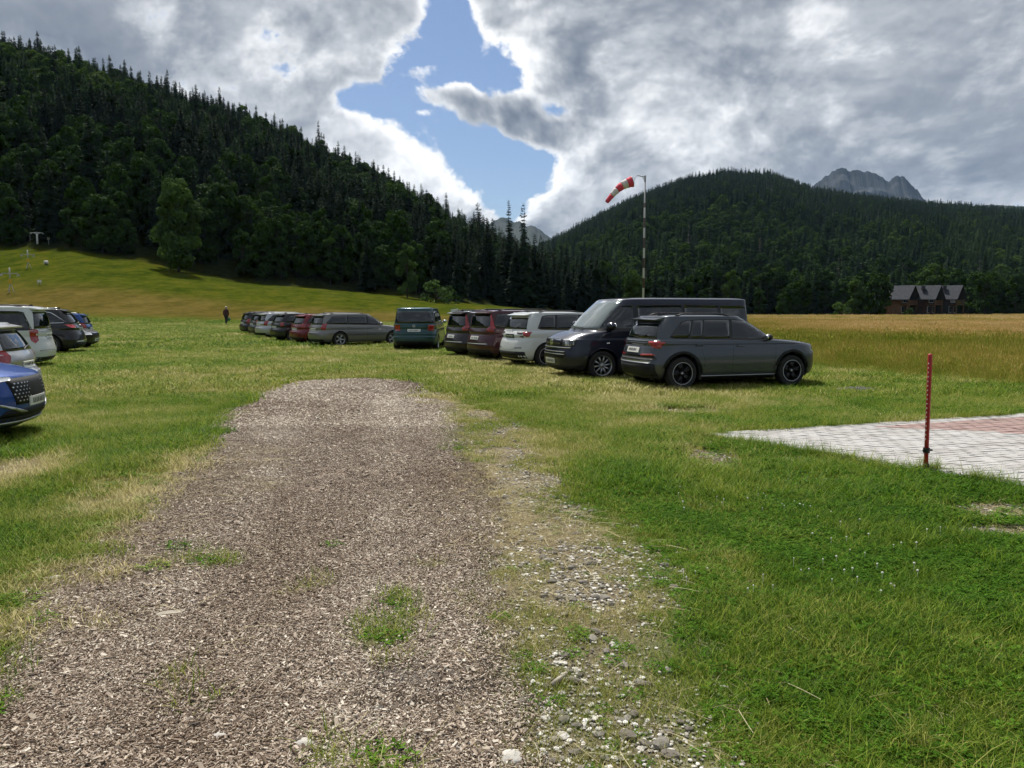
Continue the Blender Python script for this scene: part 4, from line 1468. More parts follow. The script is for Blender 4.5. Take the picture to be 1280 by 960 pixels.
def slope_things():
    mg = simple('aged_lift_steel', (.38, .39, .39), .55, var=.15, vscale=2)
    my = simple('yellow_padding', (.55, .36, .02), .7)
    x, y = slope_point(47, 307); D = y
    H = 17 / F * D * 1.02
    r = empty('lift_pylon', (x, y, hz(x, y) - .2), R(15), label='stout white T-shaped ski lift pylon at the top of the slope by the wood', cat='lift pylon')
    MB().tube([(0, 0, 0), (0, 0, H - .2)], [.20, .15], 12).build('post', M_white, r, smooth=True)
    a = MB(); a.tube([(-1.2, 0, H - .14), (0, 0, H), (1.2, 0, H - .14)], .065, 6); a.tube([(-.5, 0, H - .06), (0, 0, H - .5), (.5, 0, H - .06)], .05, 6)
    a.build('crossarm', M_white, r)
    for sx in (-1, 1):
        w = MB()
        for k in (-1, 1): w.lathe([(.02, -.03), (.10, -.03), (.10, .03), (.02, .03)], 14, Matrix.Translation((sx * 1.05, k * .2, H - .24)) @ Matrix.Rotation(PI / 2, 4, 'X'))
        w.build('sheave', mg, r)
    MB().tube([(-1.25, .1, H - .4), (-1.25, .1, H - 1.7)], .03, 5).build('tow_bar', M_steel, r)
    for px, pt, pb, lab in [(35.5, 313, 336, 'smaller cross-shaped lift post halfway up the slope'), (13.5, 335, 366, 'larger cross-shaped lift post low on the slope at the left edge')]:
        x, y = slope_point(px, pb); H = (pb - pt) / F * y
        r = empty('lift_post', (x, y, hz(x, y)), R(20), label=lab, cat='lift post')
        MB().tube([(0, 0, H * .42), (0, 0, H)], .085, 8).build('post', mg, r, smooth=True)
        w = H * .29
        MB().tube([(-w, 0, H * .76), (w, 0, H * .76)], .065, 6).build('crossarm', mg, r)
        MB().tube([(0, 0, H * .36), (0, 0, H * .55)], .17, 10).build('padding', my, r)
        b = MB()
        for k in range(3):
            t = k * 2.09; b.tube([(0, 0, H * .38), (.45 * math.cos(t), .45 * math.sin(t), 0)], .04, 5)
        b.build('tripod_base', mg, r)
        b = MB()
        for sx in (-1, 1): b.lathe([(.01, -.03), (.16, -.03), (.16, .03), (.01, .03)], 12, Matrix.Translation((sx * w, 0, H * .70)) @ Matrix.Rotation(PI / 2, 4, 'X'))
        b.build('sheave', mg, r)
    x, y = slope_point(65, 300); H = 31 / F * y
    r = empty('slope_lamp', (x, y, hz(x, y)), 0, label='thin lamp pole with a small white head against the dark wood', cat='lamp post')
    MB().tube([(0, 0, 0), (0, 0, H)], [.07, .045], 8).build('pole', mg, r)
    MB().ell((0, -.1, H + .05), (.2, .28, .12)).build('lamp_head', M_white, r, smooth=True)
    x, y = slope_point(61, 307); H = 1.5
    r = empty('slope_sign', (x, y, hz(x, y)), R(10), label='small sign on a thin post just right of the T-shaped pylon', cat='sign')
    MB().tube([(0, 0, 0), (0, 0, H)], .04, 6).build('post', mg, r); MB().box(-.22, .22, -.04, -.02, H - .4, H + .05).build('sign_board', simple('faded_board', (.3, .28, .2), .7), r)
    x, y = slope_point(49.5, 356)
    r = empty('white_box', (x, y, hz(x, y)), R(12), label='small white box on short legs low on the grass slope', cat='box')
    bx = MB().box(-.22, .22, -.16, .16, .35, .66).build('housing', M_white, r); MB().box(-.25, .25, -.19, .19, .665, .70).build('lid', M_white, r)
    l = MB()
    for sx in (-1, 1):
        for sy in (-1, 1): l.tube([(sx * .17, sy * .12, 0), (sx * .17, sy * .12, .36)], .02, 5)
    l.build('legs', mg, r)
    x, y = slope_point(58, 331)
    r = empty('snow_cannon', (x, y, hz(x, y)), R(10), label='pale low machine parked on the slope right of the smaller cross post', cat='machine')
    r.scale = (.62, .62, .62)
    MB().lathe([(.0, -.5), (.30, -.5), (.36, -.2), (.34, .3), (.26, .5), (.24, .5), (.24, .35), (0, .3)], 18, Matrix.Translation((0, 0, .75)) @ Matrix.Rotation(PI / 2, 4, 'Y')).build('barrel', M_white, r, smooth=True)
    c = MB(); c.box(-.5, .5, -.35, .35, .2, .32); c.tube([(0, .3, .3), (0, .36, .75)], .04); c.tube([(0, -.3, .3), (0, -.36, .75)], .04); c.tube([(-.5, 0, .26), (-1.1, 0, .2)], .03)
    c.build('carriage', mg, r)
    for sy in (-1, 1): MB().lathe([(.02, -.06), (.2, -.06), (.2, .06), (.02, .06)], 14, Matrix.Translation((0, sy * .45, .2)) @ Matrix.Rotation(PI / 2, 4, 'X')).build('wheel', M_black, r)
    # white direction board behind the parked minivans
    D = 36; x, y = at(573, D)
    r = empty('direction_sign', (x, y, hz(x, y)), R(8), label='small white board on a post sticking up behind the minivans', cat='sign')
    MB().tube([(0, 0, 0), (0, 0, 1.62)], .035, 8).build('post', simple('sign_post_wood', (.12, .08, .06), .8), r)
    MB().box(-.17, .17, -.06, -.035, 1.50, 1.68, Matrix.Rotation(R(-6), 4, 'Y')).build('sign_board', M_white, r)


slope_things()

# ================================================================= PERSON
def skin_mesh(name, verts, edges, radii, mat, sub=2, root=0):
    me = bpy.data.meshes.new(name + '_skel'); me.from_pydata(verts, edges, [])
    o = bpy.data.objects.new(name + '_skel', me); col.objects.link(o)
    sk = o.modifiers.new('skin', 'SKIN'); sk.use_smooth_shade = True
    me.skin_vertices[0].data[root].use_root = True
    for i, r in enumerate(radii): me.skin_vertices[0].data[i].radius = (r, r) if not isinstance(r, tuple) else r
    ss = o.modifiers.new('sub', 'SUBSURF'); ss.levels = ss.render_levels = sub
    dg = bpy.context.evaluated_depsgraph_get()
    out = bpy.data.meshes.new_from_object(o.evaluated_get(dg)); out.name = name
    bpy.data.objects.remove(o)
    out.materials.clear(); out.materials.append(mat)
    out.polygons.foreach_set('use_smooth', [True] * len(out.polygons))
    return out


def person():
    x, y = G(283, 408)
    skin = simple('skin', (.36, .20, .14), .6)
    jacket = simple('maroon_jacket', (.050, .014, .018), .85, var=.25, vscale=10)
    trousers = simple('dark_trousers', (.012, .013, .018), .85, var=.2, vscale=10)
    hairm = simple('grey_hair', (.2, .18, .16), .8); shoe = simple('dark_shoes', (.02, .018, .016), .7)
    capm = simple('white_cap', (.7, .69, .66), .8)
    r = empty('person', (x, y, hz(x, y) + .02), R(-8), label='person in a dark maroon jacket and white cap walking away across the grass', cat='person')
    # walking away (+y); left leg forward, right hand carries the bag
    J = [(0, 0, .94), (0, .01, 1.10), (0, .03, 1.28), (0, .04, 1.44), (0, .05, 1.52), (0, .06, 1.585), (0, .075, 1.66), (0, .07, 1.735),
         (-.095, .0, .90), (-.105, .13, .52), (-.105, .12, .11), (-.11, .24, .04),
         (.095, .0, .90), (.105, .02, .50), (.105, -.24, .13), (.11, -.15, .04),
         (-.19, .04, 1.44), (-.25, -.02, 1.17), (-.25, .06, .93), (-.245, .09, .84),
         (.19, .04, 1.44), (.245, .02, 1.16), (.26, .05, .91), (.262, .07, .83)]
    E = [(0, 1), (1, 2), (2, 3), (3, 4), (4, 5), (5, 6), (6, 7), (0, 8), (8, 9), (9, 10), (10, 11), (0, 12), (12, 13), (13, 14), (14, 15),
         (3, 16), (16, 17), (17, 18), (18, 19), (3, 20), (20, 21), (21, 22), (22, 23)]
    Rd = [(.15, .11), (.14, .10), (.165, .115), (.13, .09), .055, .07, .10, .075, .085, .060, .042, .045, .085, .060, .042, .045, .062, .046, .033, .034, .062, .046, .033, .034]
    # fingers on both hands
    for h, sx in ((19, -1), (23, 1)):
        c = Vector(J[h])
        for k, L in enumerate((.075, .085, .080, .065)):
            b = c + Vector((0, -.03 + k * .02, -.02))
            n = len(J); J += [tuple(b + Vector((-sx * .005, 0, -L * .5))), tuple(b + Vector((-sx * .03, 0, -L * .9)))]
            E += [(h, n), (n, n + 1)]; Rd += [.009, .007]
        n = len(J); J += [tuple(c + Vector((-sx * .02, .045, -.01))), tuple(c + Vector((-sx * .035, .055, -.045)))]; E += [(h, n), (n, n + 1)]; Rd += [.011, .008]
    mesh_obj('body', skin_mesh('body', J, E, Rd, skin), r)
    # clothes follow the same joints, a little thicker
    jj = [0, 1, 2, 3, 4, 16, 17, 18, 20, 21, 22]
    mp = {v: i for i, v in enumerate(jj)}
    JV = [J[i] for i in jj]; JV[0] = (0, 0, .87)
    JE = [(mp[a], mp[b]) for a, b in E if a in mp and b in mp]
    mesh_obj('jacket', skin_mesh('jacket', JV, JE, [(.185, .14), (.175, .13), (.195, .14), (.15, .11), .075, .08, .065, .052, .08, .065, .052], jacket), r)
    tt = [0, 8, 9, 10, 12, 13, 14]; mp = {v: i for i, v in enumerate(tt)}
    TE = [(mp[a], mp[b]) for a, b in E if a in mp and b in mp]
    mesh_obj('trousers', skin_mesh('trousers', [J[i] for i in tt], TE, [(.165, .125), .105, .080, .062, .105, .080, .062], trousers), r)
    for a, b in ((10, 11), (14, 15)):
        p, q = Vector(J[a]), Vector(J[b])
        MB().ell(tuple((p + q) / 2 + Vector((0, .0, -.03))), (.05, .145, .048)).build('shoe', shoe, r, smooth=True)
    MB().ell((0, .055, 1.675), (.092, .10, .11)).build('hair', hairm, r, smooth=True)
    cp = MB().ell((0, .075, 1.735), (.098, .112, .065)); cp.box(-.06, .06, .16, .25, 1.72, 1.732)
    cp.build('cap', capm, r, smooth=True)
    hx_, hy_, hz_ = Matrix.Rotation(R(-8), 3, 'Z') @ Vector((.262, .07, .80))
    bag = empty('shopping_bag', (x + hx_, y + hy_, hz(x, y) + .43), R(-8), label='green carrier bag held in the right hand of the walking person', cat='bag')
    b = MB(); b.add([(-.07, -.13, 0), (.07, -.13, 0), (.07, .13, 0), (-.07, .13, 0), (-.10, -.17, .16), (.10, -.17, .16), (.10, .17, .16), (-.10, .17, .16), (-.05, -.15, .28), (.05, -.15, .28), (.05, .15, .28), (-.05, .15, .28)],
              [(3, 2, 1, 0)] + [(4 * l + i, 4 * l + (i + 1) % 4, 4 * l + 4 + (i + 1) % 4, 4 * l + 4 + i) for l in (0, 1) for i in range(4)] + [(8, 9, 10, 11)])
    b.build('sack', simple('green_plastic', (.02, .10, .05), .45), bag, smooth=True)
    h = MB()
    for s in (-.035, .035): h.tube([(s, -.11, .28), (s * .3, -.03, .38), (s * .3, .03, .38), (s, .11, .28)], .007, 5)
    h.build('handle', MATS['green_plastic'], bag)


person()

# ================================================================= CARS
M_glass = simple('tinted_car_glass', (.006, .009, .010), .02, spec=.9)
M_tyre = simple('tyre_rubber', (.016, .016, .016), .85, var=.3, vscale=12)
M_plastic = simple('unpainted_bumper_plastic', (.012, .013, .014), .6, var=.2, vscale=6, spec=.25)
M_chrome = simple('chrome', (.75, .75, .76), .15, metal=1.0)
M_alloy = simple('silver_alloy', (.45, .46, .47), .32, metal=.85)
M_alloyd = simple('black_alloy', (.018, .018, .02), .3, metal=.4)
M_redlens = simple('red_lens', (.32, .010, .014), .12, coat=1.0)
M_darkred = simple('smoked_red_lens', (.075, .006, .01), .12, coat=1.0)
M_clear = simple('clear_lens', (.62, .64, .66), .1, coat=1.0, metal=.3)
M_plate = simple('number_plate', (.70, .70, .67), .4)
M_ink = simple('plate_ink', (.02, .02, .022), .5)
M_plateg = simple('dark_green_plate', (.020, .05, .035), .4)
M_seam = simple('panel_gap', (.006, .006, .006), .8)
M_under = simple('underbody', (.008, .008, .008), .9)


def catmull(P, n):
    P = np.asarray(P, float); out = []
    Q = np.vstack([2 * P[0] - P[1], P, 2 * P[-1] - P[-2]])
    for i in range(len(P) - 1):
        p0, p1, p2, p3 = Q[i:i + 4]
        for k in range(n):
            t = k / n
            # tension keeps near-flat runs flat
            m1 = (p2 - p0) * .5 * .75; m2 = (p3 - p1) * .5 * .75
            out.append((2 * t ** 3 - 3 * t * t + 1) * p1 + (t ** 3 - 2 * t * t + t) * m1 + (-2 * t ** 3 + 3 * t * t) * p2 + (t ** 3 - t * t) * m2)
    out.append(P[-1])
    return np.array(out)


class Car:
    def __init__(s, p):
        s.p = p
        L, W, H = p['L'], p['W'], p['H']
        s.xr, s.xf = -L / 2, L / 2
        xr, xf = s.xr, s.xf
        zb, zh, xc, xrf, xrr, xhb = p['belt'], p['nose'], p['cowl'], p['rf'], p['rr'], p['hb']
        zc = p.get('zc', zb + .02)
        hw = W / 2
        gl = p.get('gl', .90)          # glasshouse half width at belt as share of half width
        rw = p.get('rw', .74)
        S = [(.19, xr + .22, xf - .26, hw * .90), (.26, xr + .08, xf - .10, hw * .955), (.36, xr + .015, xf - .02, hw * .985),
             (.50, xr, xf, hw), (.62, xr + .02, xf - .005, hw), (.74 if zh > .80 else zh - .1, xr + .05, xf - .03, hw * .995)]
        hoodx = lambda f: (xf - .10) * (1 - f) + xc * f
        S += [(zh - .04, xr + .06 + (xhb - xr) * .2, xf - .06, hw * .985), (zh, xr + .07 + (xhb - xr) * .3, xf - .12, hw * .975)]
        zt = zc - zh
        for f, g_ in ((.18, .38), (.42, .66), (.72, .87), (1.0, 1.0)):
            S.append((zh + zt * g_, (xr + .08) * (1 - f) + xhb * f, (xf - .16) * (1 - f) + xc * f, hw * (.975 - (.975 - gl - .035) * f ** 1.5)))
        S.append((zc + .03, xhb + .015, xc - .04, hw * gl))
        top = H - (zc + .03)
        for f in (.22, .45, .68, .85, .94):
            cv = p.get('rc', .04) * math.sin(PI * f)
            S.append((zc + .03 + top * f, (xhb + .015) * (1 - f) + xrr * f - cv, (xc - .04) * (1 - f) + xrf * f + .05 * math.sin(PI * f), hw * (gl + (rw - gl) * f ** 1.25)))
        w1 = hw * (gl + (rw - gl))
        S += [(H - .028, xrr + .06, xrf - .16, w1 * .94), (H - .010, xrr + .22, xrf - .40, w1 * .80), (H - .002, xrr + .55, xrf - .75, w1 * .5), (H, xrr + .95, xrf - 1.0, w1 * .12)]
        D = catmull(S, 5)
        s.D = D
        wb, wr = p['wb'], p['wr']; xw = p.get('xw', 0.0)
        s.wx = (-wb / 2 + xw, wb / 2 + xw)
        R_a = wr + p.get('gap', .055)
        # outline samples: many along the sides, some across the ends
        side = np.concatenate([np.linspace(-.985, .985, 130)])
        ends = np.linspace(.80, -.80, 17)
        V = []
        rows = len(D)
        pf, pr, q = p.get('pf', 9.0), p.get('pr', 12.0), p.get('q', 2.7)

        def outline(xa, xb, w):
            o = []
            for u in side:                      # right side (y<0) from rear to front
                pe = pf if u > 0 else pr
                yy = (1 - abs(u) ** pe) ** (1 / q)
                o.append((u, -yy))
            for e in ends[::-1]:                # front, from -y to +y
                lim = o[129][1]
                yy = e / .80 * abs(lim) * .93
                o.append(((1 - abs(yy) ** q) ** (1 / pf), yy))
            for u in side[::-1]:
                pe = pf if u > 0 else pr
                o.append((u, (1 - abs(u) ** pe) ** (1 / q)))
            lim = o[0][1]
            for e in ends:
                yy = e / .80 * abs(lim) * .93
                o.append((-(1 - abs(yy) ** q) ** (1 / pr), yy))
            return [((xa + xb) / 2 + u * (xb - xa) / 2, v * w) for u, v in o]
        # the first ring is tucked in to make the lower lip
        rings = []
        base = outline(D[0][1], D[0][2], D[0][3])
        lip = []
        for k, (z, xa, xb, w) in enumerate(D):
            o = outline(xa, xb, w); ring = []
            for (x, y) in o:
                zz = z
                if abs(y) > w * .55:
                    for cx in s.wx:
                        dx = abs(x - cx)
                        if dx < R_a: zz = max(zz, wr + math.sqrt(max(0, R_a * R_a - dx * dx)))
                ring.append((x, y, zz))
            if k == 0: lip = [(x * .995, y * (.80 if abs(y) > w * .55 else .9), z2 - .0) for x, y, z2 in ring]
            rings.append(ring)
        rings = [lip] + rings
        n = len(rings[0])
        V = [v for r in rings for v in r]
        Fc = []
        for a in range(len(rings) - 1):
            for i in range(n):
                j = (i + 1) % n
                f = (a * n + i, a * n + j, (a + 1) * n + j, (a + 1) * n + i)
                Fc.append(f)
        Fc.append(tuple((len(rings) - 1) * n + i for i in range(n)))
        bm = bmesh.new()
        bv = [bm.verts.new(v) for v in V]
        for f in Fc:
            try: bm.faces.new([bv[i] for i in f])
            except ValueError: pass
        bmesh.ops.remove_doubles(bm, verts=bm.verts, dist=.0004)
        bmesh.ops.dissolve_degenerate(bm, edges=bm.edges, dist=.0004)
        bmesh.ops.recalc_face_normals(bm, faces=bm.faces)
        for f in bm.faces: f.smooth = True
        s.body = bpy.data.meshes.new(p['name'] + '_body'); bm.to_mesh(s.body)
        s.bvh = BVHTree.FromBMesh(bm); bm.free()

    def zx(s, z, front):
        """x of the centre-line silhouette at a height"""
        D = s.D
        return float(np.interp(z, D[:, 0], D[:, 2 if front else 1]))

    def panel(s, poly, az, off=.004, step=.09, rim=.012, mb=None):
        """2-D outline (a, z) laid on the body along azimuth az (0 front, 90 left, 180 rear, 270 right; 'T' top: (x, y))"""
        if az == 'T':
            d = Vector((0, 0, -1)); ax = Vector((1, 0, 0)); bx = Vector((0, 1, 0)); o0 = Vector((0, 0, 6))
        else:
            t = R(az); out = Vector((math.cos(t), math.sin(t), 0)); d = -out; ax = Vector((-math.sin(t), math.cos(t), 0)); bx = Vector((0, 0, 1)); o0 = out * 6
        bm = bmesh.new()
        vs = [bm.verts.new((a, b, 0)) for a, b in poly]
        bm.faces.new(vs)
        amin, amax = min(p[0] for p in poly), max(p[0] for p in poly); bmin, bmax = min(p[1] for p in poly), max(p[1] for p in poly)
        for lo, hi, no in ((amin, amax, Vector((1, 0, 0))), (bmin, bmax, Vector((0, 1, 0)))):
            k = int((hi - lo) / step)
            for i in range(1, k + 1):
                c = lo + (hi - lo) * i / (k + 1)
                bmesh.ops.bisect_plane(bm, geom=bm.verts[:] + bm.edges[:] + bm.faces[:], plane_co=no * c, plane_no=no)
        edge = [e for e in bm.edges if e.is_boundary]
        if rim:
            ret = bmesh.ops.extrude_edge_only(bm, edges=edge)
            rv = {v for v in ret['geom'] if isinstance(v, bmesh.types.BMVert)}
        else: rv = set()
        for v in bm.verts:
            o = o0 + ax * v.co.x + bx * v.co.y
            hit, nrm, _, _ = s.bvh.ray_cast(o, d)
            if hit is None:
                hit, nrm, _, _ = s.bvh.find_nearest(o + d * (6 - .3))
            if nrm.dot(d) > 0: nrm = -nrm
            v.co = hit + nrm * (off if v not in rv else off - rim)
        V = [tuple(v.co) for v in bm.verts]; bm.verts.index_update()
        Fs = []
        for f in bm.faces:
            ids = [v.index for v in f.verts]
            if f.normal.length > 0:
                f.normal_update()
                if f.normal.dot(-d) < 0 and not any(v in rv for v in f.verts): ids.reverse()
            Fs.append(tuple(ids))
        bm.free()
        mb = mb or MB(); mb.add(V, Fs)
        return mb

    def sides(s, poly, off=.004, **kw):
        """polygon in (x, z) on both flanks, as two meshes"""
        return [s.panel([(-x, z) for x, z in poly], 90, off, **kw), s.panel([(x, z) for x, z in poly], 270, off, **kw)]


WHEELS = {}


def wheel_meshes(wr, style):
    key = (round(wr, 3), style)
    if key in WHEELS: return WHEELS[key]
    Mx = Matrix.Rotation(PI / 2, 4, 'X')      # lathe axis -> -y outward
    tw = .105; rr = wr * .70
    t = MB().lathe([(rr, -tw), (rr + .02, -tw * 1.02), (wr - .03, -tw * 1.0), (wr - .006, -tw * .8), (wr, -tw * .45), (wr, tw * .45), (wr - .006, tw * .8), (wr - .03, tw), (rr + .02, tw * 1.02), (rr, tw)], 44, Mx)
    t.lathe([(wr - .02, tw * 1.001), (rr + .03, tw * 1.06), (rr + .02, tw * 1.021)], 44, Mx)
    tyre = t.mesh('wheel', M_tyre, True)
    mat = M_alloyd if style in ('black', 'blackring') else M_alloy
    r = MB()
    r.lathe([(rr + .004, tw * .98), (rr - .012, tw * 1.0), (rr - .022, tw * .75), (rr - .03, -tw * .3)], 44, Mx)
    nsp = {'black': 5, 'blackring': 5, 'five': 5, 'ten': 10, 'seven': 7, 'cover': 9}[style]
    for k in range(nsp):
        a = 2 * PI * k / nsp
        pairs = ((-.16, -.07), (.16, .07)) if style in ('blackring',) else ((0, 0),)
        for o0_, o1_ in pairs:
            wi = {5: .030, 7: .022, 10: .014, 9: .02}[nsp] * (1 if not pairs[0][0] else .62)
            c0, s0 = math.cos(a + o1_), math.sin(a + o1_); c1, s1 = math.cos(a + o0_), math.sin(a + o0_)
            p0 = Vector((c0 * .045, s0 * .045, tw * .70)); p1 = Vector((c1 * (rr - .015), s1 * (rr - .015), tw * .88))
            sd = Vector((-s1, c1, 0))
            vs = [p0 - sd * wi, p0 + sd * wi, p1 + sd * wi * 1.3, p1 - sd * wi * 1.3]
            vs += [v + Vector((0, 0, -.03)) for v in vs]
            r.add([Mx @ v for v in vs], [(3, 2, 1, 0), (4, 5, 6, 7), (0, 1, 5, 4), (1, 2, 6, 5), (2, 3, 7, 6), (3, 0, 4, 7)])
    r.lathe([(0, tw * .86), (.03, tw * .86), (.055, tw * .74), (.06, tw * .4)], 16, Mx)
    rim = r.mesh('rim', mat, True)
    disc = MB().lathe([(.0, tw * .2), (rr * .62, tw * .2), (rr * .62, tw * .1), (rr * .98, tw * .02), (rr * .98, -tw * .4)], 28, Mx).mesh('brake_disc', simple('brake_iron', (.03, .03, .03), .6, metal=.5) if 'brake_iron' not in MATS else MATS['brake_iron'], True)
    ring = MB().lathe([(rr - .003, tw * 1.0), (rr - .003, tw * 1.035), (rr - .016, tw * 1.035), (rr - .016, tw * .98)], 44, Mx).mesh('rim_edge', M_alloy, True) if style == 'blackring' else None
    cap = MB().lathe([(0, tw * .90), (.022, tw * .89), (.026, tw * .84)], 14, Mx).mesh('hub_cap', M_alloy, True)
    WHEELS[key] = (tyre, rim, disc, ring, cap)
    return WHEELS[key]


def roundel(mb, c, az, r):
    """ring with a V over a W"""
    t = R(az); out = Vector((math.cos(t), math.sin(t), 0)); ax = Vector((-math.sin(t), math.cos(t), 0)); up = Vector((0, 0, 1))
    M = Matrix((( ax.x, up.x, out.x, c[0]), (ax.y, up.y, out.y, c[1]), (ax.z, up.z, out.z, c[2]), (0, 0, 0, 1)))
    mb.lathe([(r, 0), (r, .012), (r * .84, .012), (r * .84, 0)], 28, M)
    def stroke(a, b, w=.085):
        d = (Vector(b) - Vector(a)).normalized() * 1; n = Vector((-d.y, d.x)) * w
        q = [Vector(a) + n, Vector(a) - n, Vector(b) - n, Vector(b) + n]
        mb.prism([(v.x * r, v.y * r) for v in q], .001, .011, M)
    stroke((-.42, .75), (-.02, .08)); stroke((.42, .75), (.02, .08))
    stroke((-.80, .30), (-.38, -.72)); stroke((-.38, -.72), (-.02, .0)); stroke((.02, .0), (.38, -.72)); stroke((.38, -.72), (.80, .30))
    return mb


def text_mesh(txt, size, spacing=1.0, depth=.002):
    cu = bpy.data.curves.new('lettering', 'FONT'); cu.body = txt; cu.size = size; cu.align_x = 'CENTER'; cu.align_y = 'CENTER'; cu.extrude = depth; cu.space_character = spacing
    o = bpy.data.objects.new('tmp', cu); col.objects.link(o)
    me = bpy.data.meshes.new_from_object(o.evaluated_get(bpy.context.evaluated_depsgraph_get()))
    bpy.data.objects.remove(o); bpy.data.curves.remove(cu)
    return me


def build_car(car, pm, label, cat, loc, rz, opt=None, group=None, scale=1.0, name='parked_car'):
    p = dict(car.p); p.update(opt or {})
    L, W, H = p['L'], p['W'], p['H']; zb = p['belt']; zc = p.get('zc', zb + .02); hw = W / 2
    xr, xf = car.xr, car.xf
    root = empty(name, (loc[0], loc[1], hz(*loc) - .01), rz, label=label, cat=cat, group=group)
    root.scale = (scale,) * 3
    body = mesh_obj('body', car.body.copy(), root); body.data.materials.append(pm)
    # cabin floor / inner arches
    ub = MB(); ub.box(xr + .2, xf - .3, -hw + .27, hw - .27, .20, .74); ub.box(car.wx[0] + .42, car.wx[1] - .42, -hw * .86, hw * .86, .185, .30)
    ub.build('underbody', M_under, root)
    # ---- side glass
    A, Bp = p['dlo']          # lower/upper edge of the side glass outline: list of (x,z) going round
    trim = car.sides(A, .002, rim=0)
    tms = [t.build('window_surround', M_black if p.get('trim', 'black') == 'black' else p['trim'], root, smooth=True) for t in trim]
    for poly in Bp:
        for t, mb in zip(tms, car.sides(poly, .006)):
            mb.build('side_window', p.get('glassm', M_glass), root, smooth=True)
    # ---- windscreen and rear glass
    zt = H - .075
    wb0 = hw * p.get('gl', .9) * .90; wt0 = hw * p.get('rw', .74) * .86
    ws = [(-wb0, zc + .045), (wb0, zc + .045), (wt0, zt), (-wt0, zt)]
    car.panel(ws, 0, .004, step=.08).build('windscreen', p.get('wsm', M_glass), root, smooth=True)
    r0, r1 = p.get('rg', (zb + .05, H - .13))
    wr0, wr1 = p.get('rgw', (wb0 * .92, wt0 * .98))
    rgp = [(-wr0, r0), (wr0, r0), (wr0 * .5 + wr1 * .52, (r0 + r1) / 2), (wr1, r1), (-wr1, r1), (-(wr0 * .5 + wr1 * .52), (r0 + r1) / 2)]
    rg = car.panel(rgp, 180, .004, step=.08).build('rear_window', p.get('rgm', M_glass), root, smooth=True)
    wp = MB(); x_ = car.zx(r0 + .03, False) - .02
    wp.tube([(x_, .0, r0 + .01), (x_ + .01, -.10, r0 + .04), (car.zx(r0 + .09, False) - .012, -.36, r0 + .07)], .011, 6); wp.build('wiper', M_black, rg)
    fw = MB()
    for y0, y1 in ((.45, -.10), (-.08, -.55)):
        fw.tube([(car.zx(zc + .02, True) + .02, y0, zc + .04), (car.zx(zc + .07, True) - .02 - .05 * (abs(y1) > .4), y1, zc + .085)], .010, 5)
    fw.build('wiper', M_black, root)
    # ---- lower cladding and wheel arches
    cm = M_plastic if p.get('clad', True) else pm
    if p.get('clad', True):
        for mb in car.sides([(car.wx[0] + p['wr'] + .05, .20), (car.wx[1] - p['wr'] - .05, .20), (car.wx[1] - p['wr'] - .05, .30), (car.wx[0] + p['wr'] + .05, .30)], .005):
            mb.build('side_sill', M_plastic, root, smooth=True)
        for cx in car.wx:
            Ra = p['wr'] + p.get('gap', .055) + .004; Rb = Ra + p.get('archw', .06)
            arc = [(cx + Ra * math.cos(t), max(.21, p['wr'] + Ra * math.sin(t))) for t in np.linspace(PI * 1.08, -PI * .08, 22)]
            arc += [(cx + Rb * math.cos(t), max(.21, p['wr'] + Rb * math.sin(t))) for t in np.linspace(-PI * .08, PI * 1.08, 22)]
            for mb in car.sides(arc, .006, step=.3, rim=.01): mb.build('wheel_arch_trim', M_plastic, root, smooth=True)
    for zlo, zhi, azs, nm, x0 in ((.19, p.get('rb', .36), 180, 'rear_bumper_skirt', 0), (.19, p.get('fb', .32), 0, 'front_bumper_skirt', 0)):
        car.panel([(-hw * .86, zlo + .01), (hw * .86, zlo + .01), (hw * .84, zhi), (-hw * .84, zhi)], azs, .006).build(nm, M_plastic, root, smooth=True)
    if p.get('sillbar'):
        for mb in car.sides([(car.wx[0] + p['wr'] + .10, .265), (car.wx[1] - p['wr'] - .10, .265), (car.wx[1] - p['wr'] - .10, .283), (car.wx[0] + p['wr'] + .10, .283)], .011):
            mb.build('sill_trim', M_alloy, root, smooth=True)
    # ---- door seams, handles, side crease
    for seam in p.get('seams', []):
        for side in (90, 270):
            mb = MB()
            for a, b in zip(seam[:-1], seam[1:]):
                d = Vector((b[0] - a[0], b[1] - a[1])); n = Vector((-d.y, d.x)).normalized() * .004
                q = [(a[0] + n.x, a[1] + n.y), (a[0] - n.x, a[1] - n.y), (b[0] - n.x, b[1] - n.y), (b[0] + n.x, b[1] + n.y)]
                q = [((-x if side == 90 else x), z) for x, z in q]
                car.panel(q, side, .0015, step=.12, rim=0, mb=mb)
            mb.build('door_seam', M_seam, root)
    for hx0, hz0 in p.get('handles', []):
        for side, mb in zip((1, -1), car.sides([(hx0 - .09, hz0 - .016), (hx0 + .09, hz0 - .012), (hx0 + .09, hz0 + .014), (hx0 - .09, hz0 + .012)], .028, rim=.02)):
            mb.build('door_handle', p.get('handlem', pm), root, smooth=True)
    # ---- mirrors
    mx, mz = p.get('mirror', (p['cowl'] - .38, zb + .09)); ms = p.get('ms', 1.0)
    for sg in (1, -1):
        y0 = hw * p.get('gl', .9) * .97
        m_ = MB(); m_.ell((mx, sg * (y0 + .13), mz), (.075 * ms, .105 * ms, .07 * ms), 14, 10); 
        m_.tube([(mx + .03, sg * (y0 - .03), mz - .05), (mx + .02, sg * (y0 + .07), mz - .04)], .025, 6)
        mo = m_.build('mirror', p.get('mirrorm', pm), root, smooth=True)
        MB().ell((mx - .055 * ms, sg * (y0 + .13), mz), (.025 * ms, .085 * ms, .055 * ms), 12, 8).build('mirror_glass', M_chrome, mo, smooth=True)
